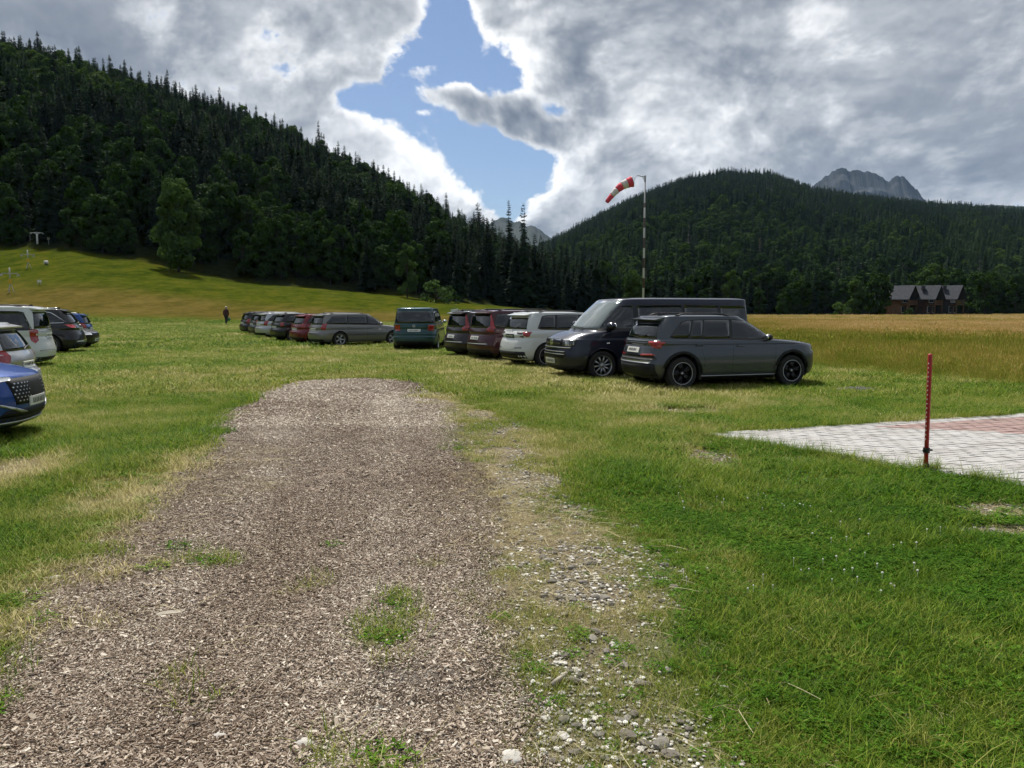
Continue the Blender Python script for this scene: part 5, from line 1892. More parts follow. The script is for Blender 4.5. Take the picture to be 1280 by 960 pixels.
    # ---- lights
    for poly, az, mat, nm in p['lights']:
        for sg in (1, -1):
            if az in ('R', 'F'):
                a_ = (180 if az == 'R' else 0)
                q = [((y if az == 'F' else -y) * sg, z) for y, z in poly]
            elif az == 'S':
                a_ = 90 if sg > 0 else 270
                q = [((-x if sg > 0 else x), z) for x, z in poly]
            else:           # diagonal corner: e > 0 runs onto the end face, e < 0 onto the flank
                base = 135 if az == 'RC' else 45
                a_ = base if sg > 0 else 360 - base
                ac = .707 * (L / 2 - .03 - hw)
                q = [((ac + .707 * e) * sg * (1 if az == 'RC' else -1), z) for e, z in poly]
            car.panel(q, a_, .008, step=.06, rim=.016).build(nm, mat, root, smooth=True)
    # ---- plates
    py0, pz0, pmat = p.get('rplate', (0, .72, M_plate))
    w2 = .26
    pl = car.panel([(-w2, pz0 - .055), (w2, pz0 - .055), (w2, pz0 + .055), (-w2, pz0 + .055)], 180, .016, rim=.014).build('number_plate', pmat, root)
    rnd = random.Random(label)
    ik = MB(); a = -.19
    while a < .2:
        w = rnd.uniform(.022, .036)
        car.panel([(a, pz0 - .030), (a + w * rnd.uniform(.5, 1), pz0 - .030 + rnd.choice([0, .02])), (a + w, pz0 + .030), (a, pz0 + .030 - rnd.choice([0, .015]))], 180, .019, rim=0, mb=ik); a += w + .02 + .03 * (rnd.random() < .2)
    ik.build('plate_characters', M_ink if pmat is M_plate else M_plate, pl)
    fz = p.get('fplate', .40)
    pf_ = car.panel([(-w2, fz - .055), (w2, fz - .055), (w2, fz + .055), (-w2, fz + .055)], 0, .018, rim=.016).build('number_plate', M_plate, root)
    ik = MB(); a = -.19
    while a < .2:
        w = rnd.uniform(.022, .036)
        car.panel([(a, fz - .030), (a + w, fz - .030), (a + w * .8, fz + .030), (a, fz + .030)], 0, .021, rim=0, mb=ik); a += w + .024
    ik.build('plate_characters', M_ink, pf_)
    # ---- grille
    g0, g1, gw = p.get('grille', (.52, zc - .30, .50))
    gr = car.panel([(-gw * .86, g0), (gw * .86, g0), (gw, g1), (-gw, g1)], 0, .006).build('grille', M_plastic, root, smooth=True)
    gb = MB(); nb = p.get('gbars', 3)
    for k in range(nb):
        z = g0 + (g1 - g0) * (k + .7) / nb
        car.panel([(-gw * .88, z - .008), (gw * .88, z - .008), (gw * .88, z + .008), (-gw * .88, z + .008)], 0, .014, rim=.008, mb=gb)
    gb.build('grille_bar', p.get('gbarm', M_chrome), gr)
    # ---- roof rails
    if p.get('rails'):
        for sg in (1, -1):
            pts = []
            xs_ = np.linspace(p['rr'] + .25, p['rf'] - .25, 8)
            for k, xx in enumerate(xs_):
                hit = car.bvh.ray_cast(Vector((xx, sg * hw * p.get('rw', .74) * .90, 4)), Vector((0, 0, -1)))[0]
                pts.append((xx, hit.y, hit.z + (.045 if 0 < k < 7 else .0)))
            MB().tube(pts, .017, 8).build('roof_rail', p['rails'], root, smooth=True)
    # ---- spoiler lip over the rear glass
    if p.get('spoiler', True):
        sp = MB(); hwid = wt0 * 1.02; zz = H - .05; x0 = car.zx(H - .09, False)
        sp.add([(x0 + .12, -hwid, zz), (x0 + .12, hwid, zz), (x0 - .11, hwid * .94, zz - .045), (x0 - .11, -hwid * .94, zz - .045),
                (x0 + .12, -hwid, zz - .05), (x0 + .12, hwid, zz - .05), (x0 - .10, hwid * .93, zz - .068), (x0 - .10, -hwid * .93, zz - .068)],
               [(0, 1, 2, 3), (7, 6, 5, 4), (3, 2, 6, 7), (0, 3, 7, 4), (2, 1, 5, 6), (1, 0, 4, 5)])
        sp.build('spoiler', pm, root)
    # antenna fin
    hit = car.bvh.ray_cast(Vector((p['rr'] + .25, 0, 4)), Vector((0, 0, -1)))[0]
    MB().add([(hit.x - .09, -.02, hit.z - .004), (hit.x - .09, .02, hit.z - .004), (hit.x + .09, 0, hit.z - .004), (hit.x - .07, 0, hit.z + .06)], [(0, 1, 2), (0, 3, 1), (1, 3, 2), (2, 3, 0)]).build('antenna', M_black, root)
    # ---- extra trims
    for poly, az, mat, nm, off in p.get('extras', []):
        if az == 'S':
            for mb in car.sides(poly, off): mb.build(nm, mat, root, smooth=True)
        else:
            car.panel([(-y if az == 180 else y, z) for y, z in poly], az, off, step=.08).build(nm, mat, root, smooth=True)
    if p.get('roundel'):
        az, z, r_ = p['roundel']; x_ = car.zx(z, az == 0)
        roundel(MB(), (x_ + (.012 if az == 0 else -.024), 0, z), az, r_).build('badge', M_chrome, root)
    # ---- wheels
    tyre, rim, disc, ring, cap = wheel_meshes(p['wr'], p['wheel'])
    for cx in car.wx:
        for sg in (1, -1):
            w = mesh_obj('wheel', tyre, root)
            w.location = (cx, sg * (hw - .12), p['wr']); w.rotation_euler = (0, random.uniform(0, 6), PI if sg > 0 else 0)
            for nm, me in (('rim', rim), ('brake_disc', disc), ('rim_edge', ring), ('hub_cap', cap)):
                if me: mesh_obj(nm, me, w)
    return root


def clip(poly, nx, nz, c):
    """keep the part where nx*x + nz*z <= c"""
    out = []
    for i in range(len(poly)):
        a, b = poly[i], poly[(i + 1) % len(poly)]
        da, db = nx * a[0] + nz * a[1] - c, nx * b[0] + nz * b[1] - c
        if da <= 0: out.append(a)
        if (da < 0) != (db < 0):
            t = da / (da - db); out.append((a[0] + (b[0] - a[0]) * t, a[1] + (b[1] - a[1]) * t))
    return out


def make_dlo(car, zf, zr, zt, xrb, xrt, splits, fo=.17, round_top=.05):
    o = [(car.zx(zf, True) - fo - .02, zf)]
    for z in (zf + (zt - zf) * .35, zf + (zt - zf) * .7, zt - .035): o.append((car.zx(z, True) - fo - .03 * (z - zf), z))
    x1 = o[-1][0]
    o += [(x1 - .22, zt - .008), (x1 * .5 + xrt * .5, zt), (xrt + .12, zt - round_top * .4), (xrt, zt - round_top)]
    o += [(xrb, zr + .03), (xrb + .10, zr)]
    cx = sum(p[0] for p in o) / len(o); cz = (zf + zt) / 2
    big = [(cx + (x - cx) * 1.018, cz + (z - cz) * 1.10) for x, z in o]
    panes = []; edges = [None] + splits + [None]
    for k in range(len(edges) - 1):
        q = list(o)
        a, b = edges[k], edges[k + 1]          # front to rear
        if a: q = clip(q, 1, a[2], a[0] + a[2] * cz - a[1] / 2)       # behind post a
        if b: q = clip(q, -1, -b[2], -(b[0] + b[2] * cz + b[1] / 2))
        if len(q) > 2: panes.append(q)
    return big, panes


M_glassw = simple('windscreen_glass', (.14, .17, .165), .04, coat=1.0, spec=1.0)
P_grey = paint('graphite_paint', (.060, .070, .084), .5, .28)
P_navy = paint('dark_navy_paint', (.006, .009, .026), .3)
P_white = paint('white_paint', (.62, .64, .65), 0)
P_maroon = paint('dark_maroon_paint', (.055, .012, .018), .35)
P_mocha = paint('blackish_brown_paint', (.020, .012, .014), .35)
P_teal = paint('dark_teal_paint', (.012, .060, .068), .35)
P_silver = paint('warm_grey_paint', (.19, .185, .18), .5)
P_red = paint('deep_red_paint', (.16, .010, .018), .3)
P_black = paint('black_paint', (.008, .008, .009), .2)
P_lsilver = paint('light_silver_paint', (.46, .47, .49), .5)
P_dgrey = paint('dark_grey_paint', (.055, .06, .065), .45)
P_blue = paint('bright_blue_paint', (.004, .050, .26), .35)
P_mblue = paint('mid_blue_paint', (.008, .06, .24), .35)

CARS = {}


def suv(name, **kw):
    p = dict(name=name, L=4.24, W=1.79, H=1.53, wb=2.65, wr=.335, xw=-.045, belt=.97, zc=.99, nose=.82, cowl=.97, rf=.12, rr=-1.66, hb=-1.99, wheel='five',
             seams=[[(.86, .98), (.84, .60), (.80, .33)], [(-.18, .99), (-.20, .60), (-.20, .33)], [(-1.05, 1.02), (-.93, .80), (-.86, .60), (-.90, .40)]],
             handles=[(-.02, .885), (-.98, .91)], grille=(.62, .80, .46), gbars=2, rplate=(0, .80, M_plate), fplate=.46)
    p.update(kw); c = Car(p)
    p['dlo'] = make_dlo(c, **p['dl'])
    CARS[name] = c
    return c


# lamps: (outline, plane, material, name)
def head(z0, z1, e0=-.30, e1=.36, mat=None):
    return [([(e0, z1 - .01), (e1, z1 - .05), (e1, z0), (e0 * .2, z0 - .005)], 'FC', mat or M_clear, 'headlight')]


suv('compact_suv', nose=.90, zc=1.01, cowl=1.02, wheel='blackring', rails=M_black, sillbar=True, mirrorm=M_black, rb=.53, rg=(1.045, 1.34), gap=.06,
    dl=dict(zf=1.00, zr=1.06, zt=1.425, xrb=-1.62, xrt=-1.32, splits=[(-.20, .07, -.10), (-.86, .035, -.22), (-1.14, .04, -.3)]),
    lights=[([(-.30, .975), (.02, 1.0), (.26, .985), (.24, .93), (.10, .865), (-.13, .845), (-.20, .93)], 'RC', M_redlens, 'taillight'),
            ([(.36, .685), (.72, .70), (.72, .74), (.36, .725)], 'R', M_redlens, 'reflector')] + head(.70, .82),
    extras=[([(1.72, .905), (-1.70, .925), (-1.70, .937), (1.72, .917)], 'S', M_seam, 'crease_shade_strip', .0015), ([(-.52, .925), (.52, .925), (.52, .985), (-.52, .985)], 180, M_black, 'tailgate_strip', .007),  # thin dark side strip paints the shade line below the shoulder
            ([(-.66, .545), (.66, .545), (.70, .59), (-.70, .59)], 180, M_alloy, 'bumper_trim', .014),
            ([(-.78, .62), (.78, .62), (.70, .70), (-.70, .70)], 180, M_plastic, 'bumper_insert', .004)])
suv('white_suv', L=4.38, W=1.84, H=1.60, wheel='blackring', rails=M_black, sillbar=False, clad=False, rb=.47, rg=(1.10, 1.43), belt=1.02, zc=1.03, nose=.86, cowl=.98, rf=.15, rr=-1.72, hb=-2.04, wr=.345,
    rplate=(0, .90, M_plateg), handles=[(-.02, .93), (-.98, .95)],
    dl=dict(zf=1.05, zr=1.11, zt=1.50, xrb=-1.60, xrt=-1.42, splits=[(-.20, .07, -.10), (-1.00, .06, -.15)]),
    lights=[([(-.26, 1.03), (.02, 1.035), (.12, 1.02), (.10, .93), (-.04, .89), (-.16, .90)], 'RC', M_redlens, 'taillight'),
            ([(.12, 1.02), (.44, 1.015), (.40, .97), (.16, .955)], 'RC', M_black, 'lamp_wing'),
            ([(.10, .925), (.28, .915), (.26, .875), (.06, .865)], 'RC', M_darkred, 'lower_lamp')] + head(.74, .86),
    extras=[([(-.62, .20), (.62, .20), (.52, .40), (-.52, .40)], 180, M_plastic, 'diffuser', .012),
            ([(-.62, .255), (.62, .255), (.64, .285), (-.64, .285)], 180, M_chrome, 'bumper_trim', .018),
            ([(.42, .56), (.68, .57), (.68, .595), (.42, .585)], 180, M_black, 'reflector', .008), ([(-.42, .56), (-.68, .57), (-.68, .595), (-.42, .585)], 180, M_black, 'reflector', .008)])
suv('van', L=5.25, W=1.92, H=1.95, wb=3.38, wr=.345, xw=-.02, belt=1.16, zc=1.15, nose=.98, cowl=1.98, rf=1.12, rr=-2.50, hb=-2.58, gl=.95, rw=.82, rc=.0, wheel='ten', clad=False, q=2.9, pr=22, rails=None,
    dl=dict(zf=1.18, zr=1.18, zt=1.76, xrb=-2.34, xrt=-2.30, splits=[(.78, .12, -.02), (-.52, .08, 0), (-1.55, .07, 0)], fo=.20), mirrorm=P_navy, ms=1.45, mirror=(1.50, 1.27), wsm=M_glassw,
    seams=[[(1.72, 1.12), (1.70, .80), (1.45, .36)], [(.72, 1.70), (.70, .80), (.70, .36)], [(-.55, 1.7), (-.55, .8), (-.55, .36)]], handles=[(.86, 1.02), (.50, 1.02)],
    rg=(1.22, 1.72), rgw=(.70, .64), grille=(.80, .965, .52), gbars=2, fplate=.44, fb=.34, handlem=P_navy, spoiler=False,
    lights=[([(-.16, .965), (.10, .975), (.36, .965), (.36, .80), (.05, .79), (-.10, .82)], 'FC', M_black, 'headlight_surround'), ([(-.24, 1.3), (.05, 1.3), (.05, .9), (-.24, .9)], 'RC', M_redlens, 'taillight'),
            ([(-.12, .955), (.08, .965), (.34, .955), (.34, .815), (.06, .80), (-.07, .83)], 'FC', M_clear, 'headlight')],
    extras=[([(-.74, .755), (.74, .755), (.75, .775), (-.75, .775)], 0, M_chrome, 'bumper_trim', .020), ([(-.60, .52), (.60, .52), (.64, .68), (-.64, .68)], 0, M_plastic, 'lower_grille', .006),
            ([(-.62, .60), (.62, .60), (.62, .615), (-.62, .615)], 0, M_chrome, 'grille_bar', .016), ([(-.62, .66), (.62, .66), (.62, .675), (-.62, .675)], 0, M_chrome, 'grille_bar', .016),
            ([(1.50, .86), (1.58, .86), (1.58, .90), (1.50, .90)], 'S', M_chrome, 'side_badge', .006)],
    roundel=(0, .885, .085))
suv('minivan', L=4.60, W=1.83, H=1.64, wb=2.73, wr=.335, belt=1.02, zc=1.04, nose=.86, cowl=1.30, rf=.45, rr=-1.98, hb=-2.17, gl=.93, rw=.78, rc=.03, wheel='black', clad=False, rails=M_black, rb=.38,
    rg=(1.06, 1.49), rgw=(.70, .60), dl=dict(zf=1.06, zr=1.08, zt=1.52, xrb=-1.95, xrt=-1.82, splits=[(1.0, .04, -.5), (.16, .07, -.08), (-.82, .07, -.05)]), seams=[[(1.15, 1.0), (1.1, .6), (1.0, .33)], [(.12, 1.0), (.10, .33)], [(-.85, 1.0), (-.85, .7), (-.95, .4)]],
    handles=[(.25, .93), (-.72, .93)], rplate=(0, .74, M_plate), spoiler=True,
    lights=[([(-.24, 1.08), (-.02, 1.10), (.02, 1.50), (-.05, 1.50)], 'RC', M_redlens, 'taillight'), ([(-.26, 1.10), (.0, 1.12), (.14, 1.06), (.16, .96), (-.18, .95)], 'RC', M_redlens, 'lower_taillight')] + head(.72, .88),
    extras=[([(-.70, .55), (.70, .55), (.72, .575), (-.72, .575)], 180, M_chrome, 'bumper_trim', .012)])
suv('old_minivan', L=4.62, W=1.81, H=1.73, wb=2.84, wr=.31, belt=1.05, zc=1.05, nose=.86, cowl=1.45, rf=.55, rr=-2.06, hb=-2.22, gl=.93, rw=.79, rc=.03, wheel='seven', clad=False, rb=.40, rg=(1.10, 1.57), rgw=(.76, .64),
    dl=dict(zf=1.08, zr=1.08, zt=1.58, xrb=-2.02, xrt=-1.92, splits=[(.22, .07, -.05), (-.82, .08, 0)]), seams=[[(1.2, 1.0), (1.15, .4)], [(.18, 1.0), (.18, .33)], [(-.85, 1.0), (-.9, .4)]], handles=[(.3, .95), (-.72, .95)],
    rplate=(0, .82, M_plate), spoiler=False, mirrorm=P_teal,
    lights=[([(-.18, 1.03), (.02, 1.04), (.24, 1.03), (.24, .80), (-.12, .80)], 'RC', M_redlens, 'taillight')] + head(.72, .88),
    extras=[([(-.84, .55), (.84, .55), (.84, .66), (-.84, .66)], 180, P_teal, 'bumper_step', .03)], roundel=(180, 1.0, .06))
suv('estate', L=4.55, W=1.79, H=1.48, wb=2.65, wr=.325, xw=.05, belt=.92, zc=.94, nose=.74, cowl=1.12, rf=.30, rr=-1.85, hb=-2.14, wheel='five', clad=False, rails=P_silver, rb=.34, rg=(.98, 1.32), rw=.72,
    dl=dict(zf=.95, zr=1.02, zt=1.37, xrb=-1.90, xrt=-1.55, splits=[(.10, .07, -.08), (-.86, .06, -.1)]), seams=[[(1.05, .9), (1.0, .35)], [(.05, .92), (.05, .3)], [(-.95, .95), (-.85, .6), (-.95, .4)]], handles=[(.15, .83), (-.80, .85)],
    rplate=(0, .76, M_plate), spoiler=True,
    lights=[([(-.30, 1.02), (-.02, 1.03), (.10, .90), (.08, .76), (-.20, .74)], 'RC', M_redlens, 'taillight')] + head(.62, .76),
    extras=[([(1.15, .50), (-1.0, .50), (-1.0, .53), (1.15, .53)], 'S', P_dgrey, 'rubbing_strip', .010)])
suv('hatchback', L=4.05, W=1.74, H=1.46, wb=2.55, wr=.31, xw=.0, belt=.92, zc=.93, nose=.73, cowl=.95, rf=.12, rr=-1.52, hb=-1.90, wheel='five', clad=False, rb=.36, rg=(.98, 1.30), rw=.73,
    dl=dict(zf=.94, zr=1.02, zt=1.35, xrb=-1.58, xrt=-1.35, splits=[(-.12, .07, -.08), (-1.08, .06, -.1)]), seams=[[(.85, .9), (.8, .35)], [(-.15, .92), (-.15, .3)]], handles=[(-.05, .83), (-.95, .85)], rplate=(0, .74, M_plate),
    lights=[([(-.22, .98), (.02, 1.0), (.14, .90), (.10, .80), (-.16, .78)], 'RC', M_redlens, 'taillight')] + head(.62, .75))
suv('big_suv', L=4.72, W=1.88, H=1.68, wb=2.75, wr=.36, xw=.0, belt=1.03, zc=1.06, nose=.88, cowl=1.10, rf=.25, rr=-1.75, hb=-2.18, wheel='five', rails=M_chrome, rb=.42, rg=(1.12, 1.48), rw=.72, clad=False,
    dl=dict(zf=1.09, zr=1.17, zt=1.56, xrb=-1.90, xrt=-1.45, splits=[(-.05, .07, -.08), (-1.0, .05, -.2)]), seams=[[(1.0, 1.0), (.95, .4)], [(-.1, 1.0), (-.1, .33)]], handles=[(0, .95), (-.95, .97)], rplate=(0, .92, M_plate), trim=M_chrome,
    lights=[([(-.38, 1.10), (.0, 1.12), (.24, 1.06), (.20, .97), (-.10, .98)], 'RC', M_redlens, 'taillight')] + head(.80, .92),
    extras=[([(-.72, .46), (.72, .46), (.74, .50), (-.74, .50)], 180, M_chrome, 'bumper_trim', .012)])
suv('white_minivan', L=4.80, W=1.90, H=1.75, wb=2.95, wr=.345, xw=.05, belt=1.07, zc=1.07, nose=.90, cowl=1.40, rf=.55, rr=-2.12, hb=-2.30, gl=.93, rw=.79, rc=.03, wheel='five', clad=False, rails=M_black, rb=.34, rg=(1.12, 1.58), rgw=(.74, .62),
    dl=dict(zf=1.10, zr=1.10, zt=1.60, xrb=-2.08, xrt=-1.90, splits=[(.18, .07, -.05), (-.92, .08, 0)]), seams=[[(1.2, 1.0), (1.15, .4)], [(.15, 1.0), (.15, .33)], [(-.95, 1.05), (-.95, .4)]], handles=[(.3, .98), (-.8, .98)],
    rplate=(0, .92, M_plate), lights=[([(-.22, 1.10), (.02, 1.11), (.13, 1.08), (.12, .80), (-.04, .72), (-.18, .80)], 'RC', M_redlens, 'taillight'), ([(.03, 1.0), (.11, .99), (.11, .90), (.03, .90)], 'RC', M_white, 'reversing_lamp')] + head(.76, .90),
    extras=[([(-.62, 1.06), (.62, 1.06), (.62, 1.085), (-.62, 1.085)], 180, M_chrome, 'tailgate_trim', .012), ([(-.74, .50), (.74, .50), (.74, .53), (-.74, .53)], 180, M_alloy, 'bumper_trim', .012)])
suv('blue_suv', L=4.43, W=1.84, H=1.60, wb=2.67, wr=.35, xw=-.05, belt=1.02, zc=1.03, nose=.86, cowl=1.00, rf=.16, rr=-1.68, hb=-2.04, wheel='black', rails=M_alloy, rb=.45, rg=(1.10, 1.42), fb=.36, pf=7.5, fplate=.52, grille=(.50, .82, .58), gbars=0, q=2.5,
    dl=dict(zf=1.05, zr=1.12, zt=1.49, xrb=-1.62, xrt=-1.38, splits=[(-.20, .07, -.10), (-1.05, .06, -.15)]),
    lights=[([(-.25, 1.03), (.02, 1.04), (.30, 1.00), (.28, .92), (-.15, .90)], 'RC', M_redlens, 'taillight'), ([(-.34, .865), (.0, .855), (.34, .835), (.32, .80), (.05, .785), (-.20, .815)], 'FC', M_clear, 'headlight')],
    extras=[([(-.70, .36), (.70, .36), (.62, .44), (-.62, .44)], 0, M_plastic, 'lower_grille', .010),
            ([(-.84, .27), (.84, .27), (.84, .30), (-.84, .30)], 0, M_alloy, 'bumper_trim', .018),
            ([(.30, .40), (.42, .40), (.86, .56), (.86, .585)], 0, M_alloy, 'bumper_blade', .018), ([(-.30, .40), (-.86, .585), (-.86, .56), (-.42, .40)], 0, M_alloy, 'bumper_blade', .018)])


def park(kind, pm, px, py, wheel, rz_deg, label, cat='car', group=None, opt=None, scale=1.0, **kw):
    """wheel: which tyre stands on the given ground point: (end, side) with end 'f'/'r', side +1 left / -1 right"""
    c = CARS[kind]; x, y = G(px, py)
    lx = c.wx[1] if wheel[0] == 'f' else c.wx[0]; ly = wheel[1] * (c.p['W'] / 2 - .08)
    rz = R(rz_deg)
    dx = (lx * math.cos(rz) - ly * math.sin(rz)) * scale; dy = (lx * math.sin(rz) + ly * math.cos(rz)) * scale
    return build_car(c, pm, label, cat, (x - dx, y - dy), rz, opt, group, scale, **kw)


M_dot = simple('grille_studs', (.55, .57, .60), .3, metal=.8)
gr = 'cars parked in the row on the right'; gl_ = 'cars parked in the row on the left'; gm = 'cars parked in the far middle row'
park('compact_suv', P_grey, 851, 487, ('r', -1), 17.5, 'dark grey compact SUV with black wheels, the nearest car of the right row', group=gr)
van = park('van', P_navy, 752, 474, ('f', 1), 180 + 19, 'long dark navy passenger van with its nose towards the camera', 'van', group=gr)
k = park('white_suv', P_white, 682, 459, ('r', -1), 27, 'white SUV with a dark green plate parked between the navy van and the maroon minivan', group=gr)
park('minivan', P_maroon, 637, 451, ('r', -1), 30, 'dark maroon minivan with tall tail lights beside the white SUV', 'minivan', group=gr)
park('minivan', P_mocha, 604, 446, ('r', -1), 31, 'blackish minivan with tall red tail lights, between the maroon and the teal minivans', 'minivan', group=gr)
park('old_minivan', P_teal, 546, 437.5, ('r', -1), 90, 'teal green minivan seen squarely from behind', 'minivan', group=gr)
park('estate', P_silver, 425, 433, ('r', -1), 37, 'warm grey estate car seen from its right side, nearest of the far middle row', group=gm)
park('hatchback', P_red, 393, 430, ('r', -1), 38, 'deep red hatchback behind the warm grey estate', group=gm)
park('hatchback', P_black, 366, 427, ('r', -1), 38, 'black hatchback between the red hatchback and the silver car', group=gm)
park('estate', P_lsilver, 349, 423, ('r', -1), 36, 'light silver estate in the middle of the far middle row', group=gm, opt=dict(rails=P_lsilver))
park('hatchback', P_dgrey, 333, 420, ('r', -1), 36, 'dark grey hatchback second from the far end of the middle row', group=gm)
park('estate', P_black, 325, 418, ('r', -1), 36, 'blackish estate car at the far end of the middle row', group=gm, opt=dict(rails=M_black))

bs = park('blue_suv', P_blue, -95, 566, ('f', -1), 14, 'bright blue SUV with its nose pointing right, the nearest car at the left edge', group=gl_)
park('hatchback', P_lsilver, -40, 518, ('r', 1), 180 + 16, 'silver hatchback with a red tail light between blue SUV and white minivan', group=gl_)
park('white_minivan', P_white, 6, 463, ('r', 1), 180 + 17, 'big white minivan with a tall red tail light', 'minivan', group=gl_)
park('big_suv', P_black, 63, 443, ('r', 1), 180 + 18, 'black SUV with chrome window trim beyond the white minivan', group=gl_)
park('hatchback', P_black, 90, 437, ('f', -1), 12, 'small black car nosing out to the right beyond the black SUV', group=gl_, opt=dict(fplate=.4))
park('estate', P_mblue, 84, 431, ('r', 1), 180 + 18, 'mid blue estate car with silver roof rails ending the left row', group=gl_, opt=dict(rails=M_alloy))
park('estate', P_lsilver, 62, 432, ('r', 1), 180 + 18, 'silver estate of which only the roof shows behind the black SUV', group=gl_, opt=dict(rails=M_black))

c = CARS['blue_suv']; dots = MB()
for r_ in range(6):
    z = .545 + r_ * .042
    for k_ in range(-8, 9):
        y_ = (k_ + (r_ % 2) * .5) * .064
        if abs(y_) < .20 or abs(y_) > .50 + .012 * r_: continue
        c.panel([(y_ - .017, z), (y_, z - .011), (y_ + .017, z), (y_, z + .011)], 0, .013, rim=0, mb=dots)
dots.build('grille_studs', M_dot, bs)

# lettering on the white tailgate
tm = text_mesh('SKODA', .085, 1.7); tm.materials.append(M_ink)
c = CARS['white_suv']; lt = mesh_obj('lettering', tm, k)
lt.matrix_local = Matrix(((0, 0, -1, c.zx(1.0, False) - .028), (-1, 0, 0, 0), (0, 1, 0, 1.035), (0, 0, 0, 1)))

# ================================================================= SKY, LIGHT, CAMERA
SUN_EL, SUN_AZ = R(58), R(-20)      # azimuth measured from +y towards +x


def sky():
    w = bpy.data.worlds.new('World'); w.cycles.sampling_method = 'MANUAL'; w.cycles.sample_map_resolution = 256; scene.world = w; w.use_nodes = True
    nt = NT(w.node_tree); bg = nt.n['Background']; bg.inputs['Strength'].default_value = .1
    st = nt.new('ShaderNodeTexSky'); st.sky_type = 'NISHITA'; st.sun_disc = False
    st.sun_elevation = SUN_EL; st.sun_rotation = SUN_AZ; st.air_density = 1.0; st.dust_density = .6; st.ozone_density = 1.6
    tc = nt.new('ShaderNodeTexCoord'); D = nt.vmath('NORMALIZE', tc.outputs['Generated'])
    sp = nt.new('ShaderNodeSeparateXYZ'); nt.set(sp.inputs[0], D)
    yy = nt.math('MAXIMUM', sp.outputs['Y'], .12)
    u = nt.math('DIVIDE', sp.outputs['X'], yy); v = nt.math('DIVIDE', sp.outputs['Z'], yy)
    cb = nt.new('ShaderNodeCombineXYZ'); nt.set(cb.inputs[0], u); nt.set(cb.inputs[1], v)
    UV = cb.outputs[0]
    P = nt.vmath('MULTIPLY', D, (1.0, 1.0, 1.3))

    def warp(vec, scale, amt, detail=2):
        wn = nt.new('ShaderNodeTexNoise'); wn.inputs['Scale'].default_value = scale; wn.inputs['Detail'].default_value = detail; nt.set(wn.inputs['Vector'], vec)
        wv = nt.vmath('SUBTRACT', wn.outputs['Color'], (.5, .5, .5))
        return nt.vmath('ADD', vec, nt.vmath('SCALE', wv, scale=amt)), wv

    def puff(vec, scale, detail, rough=.5):
        """1 at the heart of a billow, 0 in the creases between"""
        vn = nt.new('ShaderNodeTexNoise'); vn.noise_type = 'RIDGED_MULTIFRACTAL'; vn.inputs['Scale'].default_value = scale
        vn.inputs['Detail'].default_value = detail; vn.inputs['Roughness'].default_value = rough; vn.inputs['Lacunarity'].default_value = 2.1
        vn.inputs['Offset'].default_value = 1.0; vn.inputs['Gain'].default_value = 1.0
        vn.normalize = False
        nt.set(vn.inputs['Vector'], vec)
        return nt.math('SUBTRACT', 1.0, nt.math('MULTIPLY', vn.outputs[0], .5))
    Pw, wv = warp(P, 3.0, .14, 1)
    up = nt.vmath('ADD', Pw, (-.003, .010, .022))
    big = nt.noise(Pw, 5.0, 6, .5)
    big2 = nt.noise(up, 5.0, 4, .5)
    pf = puff(Pw, 6.0, 3, .5)
    mid = nt.noise(Pw, 12, 5, .55)
    mid2 = nt.noise(nt.vmath('ADD', Pw, (-.002, .005, .012)), 12, 4, .55)
    fine = nt.noise(Pw, 34, 4, .6)
    UVw = nt.vmath('ADD', UV, nt.vmath('SCALE', nt.vmath('MULTIPLY', wv, (1, 1, 0)), scale=.12))

    def pix(px, py):
        a, b = (px - 640) / F, (480 - py) / F
        dy = math.cos(PITCH) + b * math.sin(PITCH); dz = -math.sin(PITCH) + b * math.cos(PITCH)
        return a / dy, dz / dy

    def blobs(lst, start=0.0):
        tot = start
        for px, py, a, b, s_ in lst:
            cu, cv = pix(px, py)
            q = nt.vmath('MULTIPLY', nt.vmath('SUBTRACT', UVw, (cu, cv, 0)), (F / a, F / b, 0))
            L = nt.vmath('LENGTH', q)
            m = nt.mr(L, 0, 1.45, s_, 0, smooth=True)
            tot = nt.math('ADD', tot, m) if tot is not None else m
        return tot
    # coverage: cloud everywhere except the torn blue gap
    hole = blobs([(566, 22, 40, 50, 1.2), (545, 70, 60, 44, 1.3), (500, 116, 66, 36, 1.3), (560, 160, 100, 50, 1.4), (636, 108, 52, 36, 1.1), (592, 205, 74, 42, 1.4), (632, 238, 50, 38, 1.1), (662, 18, 34, 12, .8),
                  (690, 140, 34, 18, .7), (455, 128, 36, 22, .8), (660, 215, 40, 24, .7)])
    isl = blobs([(612, 148, 70, 30, 2.0), (556, 126, 44, 20, 1.2), (660, 172, 44, 22, 1.4), (540, 96, 40, 12, .7), (520, 152, 16, 7, .7), (700, 105, 30, 26, .5)])
    nz = nt.math('ADD', nt.math('MULTIPLY', nt.math('SUBTRACT', big, .5), 3.6), nt.math('MULTIPLY', nt.math('SUBTRACT', pf, .62), 1.5))
    nz = nt.math('ADD', nz, nt.math('ADD', nt.math('MULTIPLY', nt.math('SUBTRACT', fine, .5), 2.6), nt.math('MULTIPLY', nt.math('SUBTRACT', mid, .5), 3.6)))
    hole = nt.math('SUBTRACT', 1.0, nt.math('POWER', 2.718, nt.math('MULTIPLY', hole, -1.1)))
    cov = nt.math('SUBTRACT', 1.42, nt.math('MULTIPLY', hole, 2.42))
    cov = nt.math('ADD', nt.math('ADD', cov, isl), nt.math('MULTIPLY', nz, .8))
    mask = nt.mr(cov, -.12, .42, 0, 1, smooth=True)
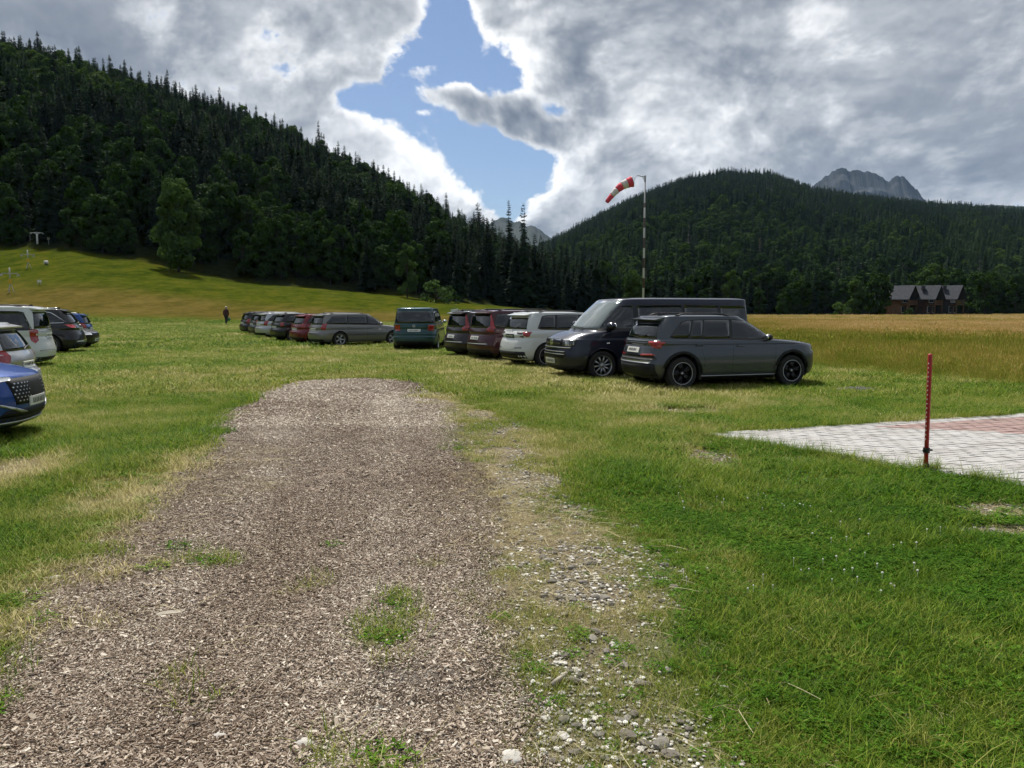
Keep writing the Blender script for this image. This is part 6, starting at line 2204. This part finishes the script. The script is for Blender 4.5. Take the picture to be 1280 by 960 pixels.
    # brightness: thin edges glow, thick bellies are grey
    br = blobs([(650, 70, 110, 80, .34), (770, 130, 170, 90, .12), (700, 240, 110, 40, .30), (470, 185, 80, 60, .36), (540, 235, 90, 40, .34), (440, 60, 70, 60, .12), (880, 60, 160, 70, .08), (1050, 40, 240, 70, .06),
                (330, 30, 80, 60, .10), (20, 95, 60, 60, .24), (830, 185, 90, 60, .12), (980, 130, 140, 50, .08), (60, 20, 200, 60, -.14), (130, 70, 150, 60, -.10), (330, 130, 120, 60, -.04), (738, 88, 26, 36, -.30),
                (612, 150, 80, 34, -.42), (1180, 180, 220, 90, -.10), (1230, 235, 150, 50, -.14), (820, 240, 130, 40, -.05), (390, 25, 80, 34, -.14), (1280, 60, 130, 90, -.04), (760, 205, 70, 30, -.12), (900, 10, 120, 30, -.10),
                (300, 90, 130, 60, -.05)], .46)
    edge = nt.mr(cov, .10, 1.5, .36, 0, smooth=True)
    rel = nt.math('ADD', nt.math('MULTIPLY', nt.math('SUBTRACT', big, big2), 1.5), nt.math('MULTIPLY', nt.math('SUBTRACT', mid, mid2), 2.0))
    mod = nt.math('ADD', nt.math('MULTIPLY', nt.math('SUBTRACT', .5, big), .75), nt.math('MULTIPLY', nt.math('SUBTRACT', .5, mid), .35))
    loc = blobs([(640, 140, 430, 210, .72)], .33)
    br = nt.math('ADD', br, nt.math('ADD', edge, nt.math('MULTIPLY', nt.math('ADD', rel, mod), loc)))
    br = nt.math('SUBTRACT', br, nt.mr(sp.outputs['Y'], .15, -.5, 0, .12))  # unseen sky behind the camera dimmed to cut fill on camera-facing sides
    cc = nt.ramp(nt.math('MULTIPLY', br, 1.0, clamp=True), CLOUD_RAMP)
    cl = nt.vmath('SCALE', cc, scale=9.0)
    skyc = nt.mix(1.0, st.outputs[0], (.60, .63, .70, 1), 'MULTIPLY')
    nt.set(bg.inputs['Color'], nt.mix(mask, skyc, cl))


CLOUD_RAMP = [(0, (.105, .125, .16)), (.22, (.165, .19, .235)), (.42, (.27, .295, .335)), (.64, (.47, .49, .52)), (.92, (.84, .85, .86)), (1, (.95, .95, .95))]


sky()
sun = bpy.data.lights.new('sun', 'SUN'); sun.energy = 4.3; sun.angle = R(6); sun.color = (1, .95, .87)
so = bpy.data.objects.new('sun', sun); col.objects.link(so)
dv = Vector((math.sin(SUN_AZ) * math.cos(SUN_EL), math.cos(SUN_AZ) * math.cos(SUN_EL), math.sin(SUN_EL)))
so.rotation_euler = (-dv).to_track_quat('-Z', 'Y').to_euler()

HAZE = 0.000035
hm, hnt, hb_ = new_mat('haze_air')
hnt.n.remove(hb_)
pv = hnt.new('ShaderNodeVolumePrincipled'); pv.inputs['Color'].default_value = (.45, .67, 1.0, 1); pv.inputs['Density'].default_value = HAZE
hnt.l.new(pv.outputs[0], [n for n in hnt.n if n.type == 'OUTPUT_MATERIAL'][0].inputs['Volume'])
if HAZE > 0:
    MB().box(-6900, 6900, -6900, 6900, -30, 1100).build('haze', hm, kind='stuff', label='thin blue mountain air over the whole valley', cat='haze')

cam = bpy.data.cameras.new('camera'); co = bpy.data.objects.new('camera', cam); col.objects.link(co)
cam.sensor_width = 36; cam.lens = 36 * F / 1280; cam.clip_start = .05; cam.clip_end = 30000
co.location = (0, 0, CAM_H); co.rotation_euler = (PI / 2 - PITCH, 0, 0)
scene.camera = co

scene.view_settings.view_transform = 'Standard'; scene.view_settings.look = 'None'
scene.view_settings.exposure = 0.48; scene.view_settings.gamma = 1
scene.cycles.use_denoising = True; scene.cycles.use_adaptive_sampling = True; scene.cycles.adaptive_threshold = .02; scene.cycles.adaptive_min_samples = 12
scene.cycles.max_bounces = 6; scene.cycles.diffuse_bounces = 3; scene.cycles.glossy_bounces = 3; scene.cycles.transmission_bounces = 3; scene.cycles.volume_bounces = 1
scene.cycles.caustics_reflective = False; scene.cycles.caustics_refractive = False
scene.cycles.sample_clamp_indirect = 6
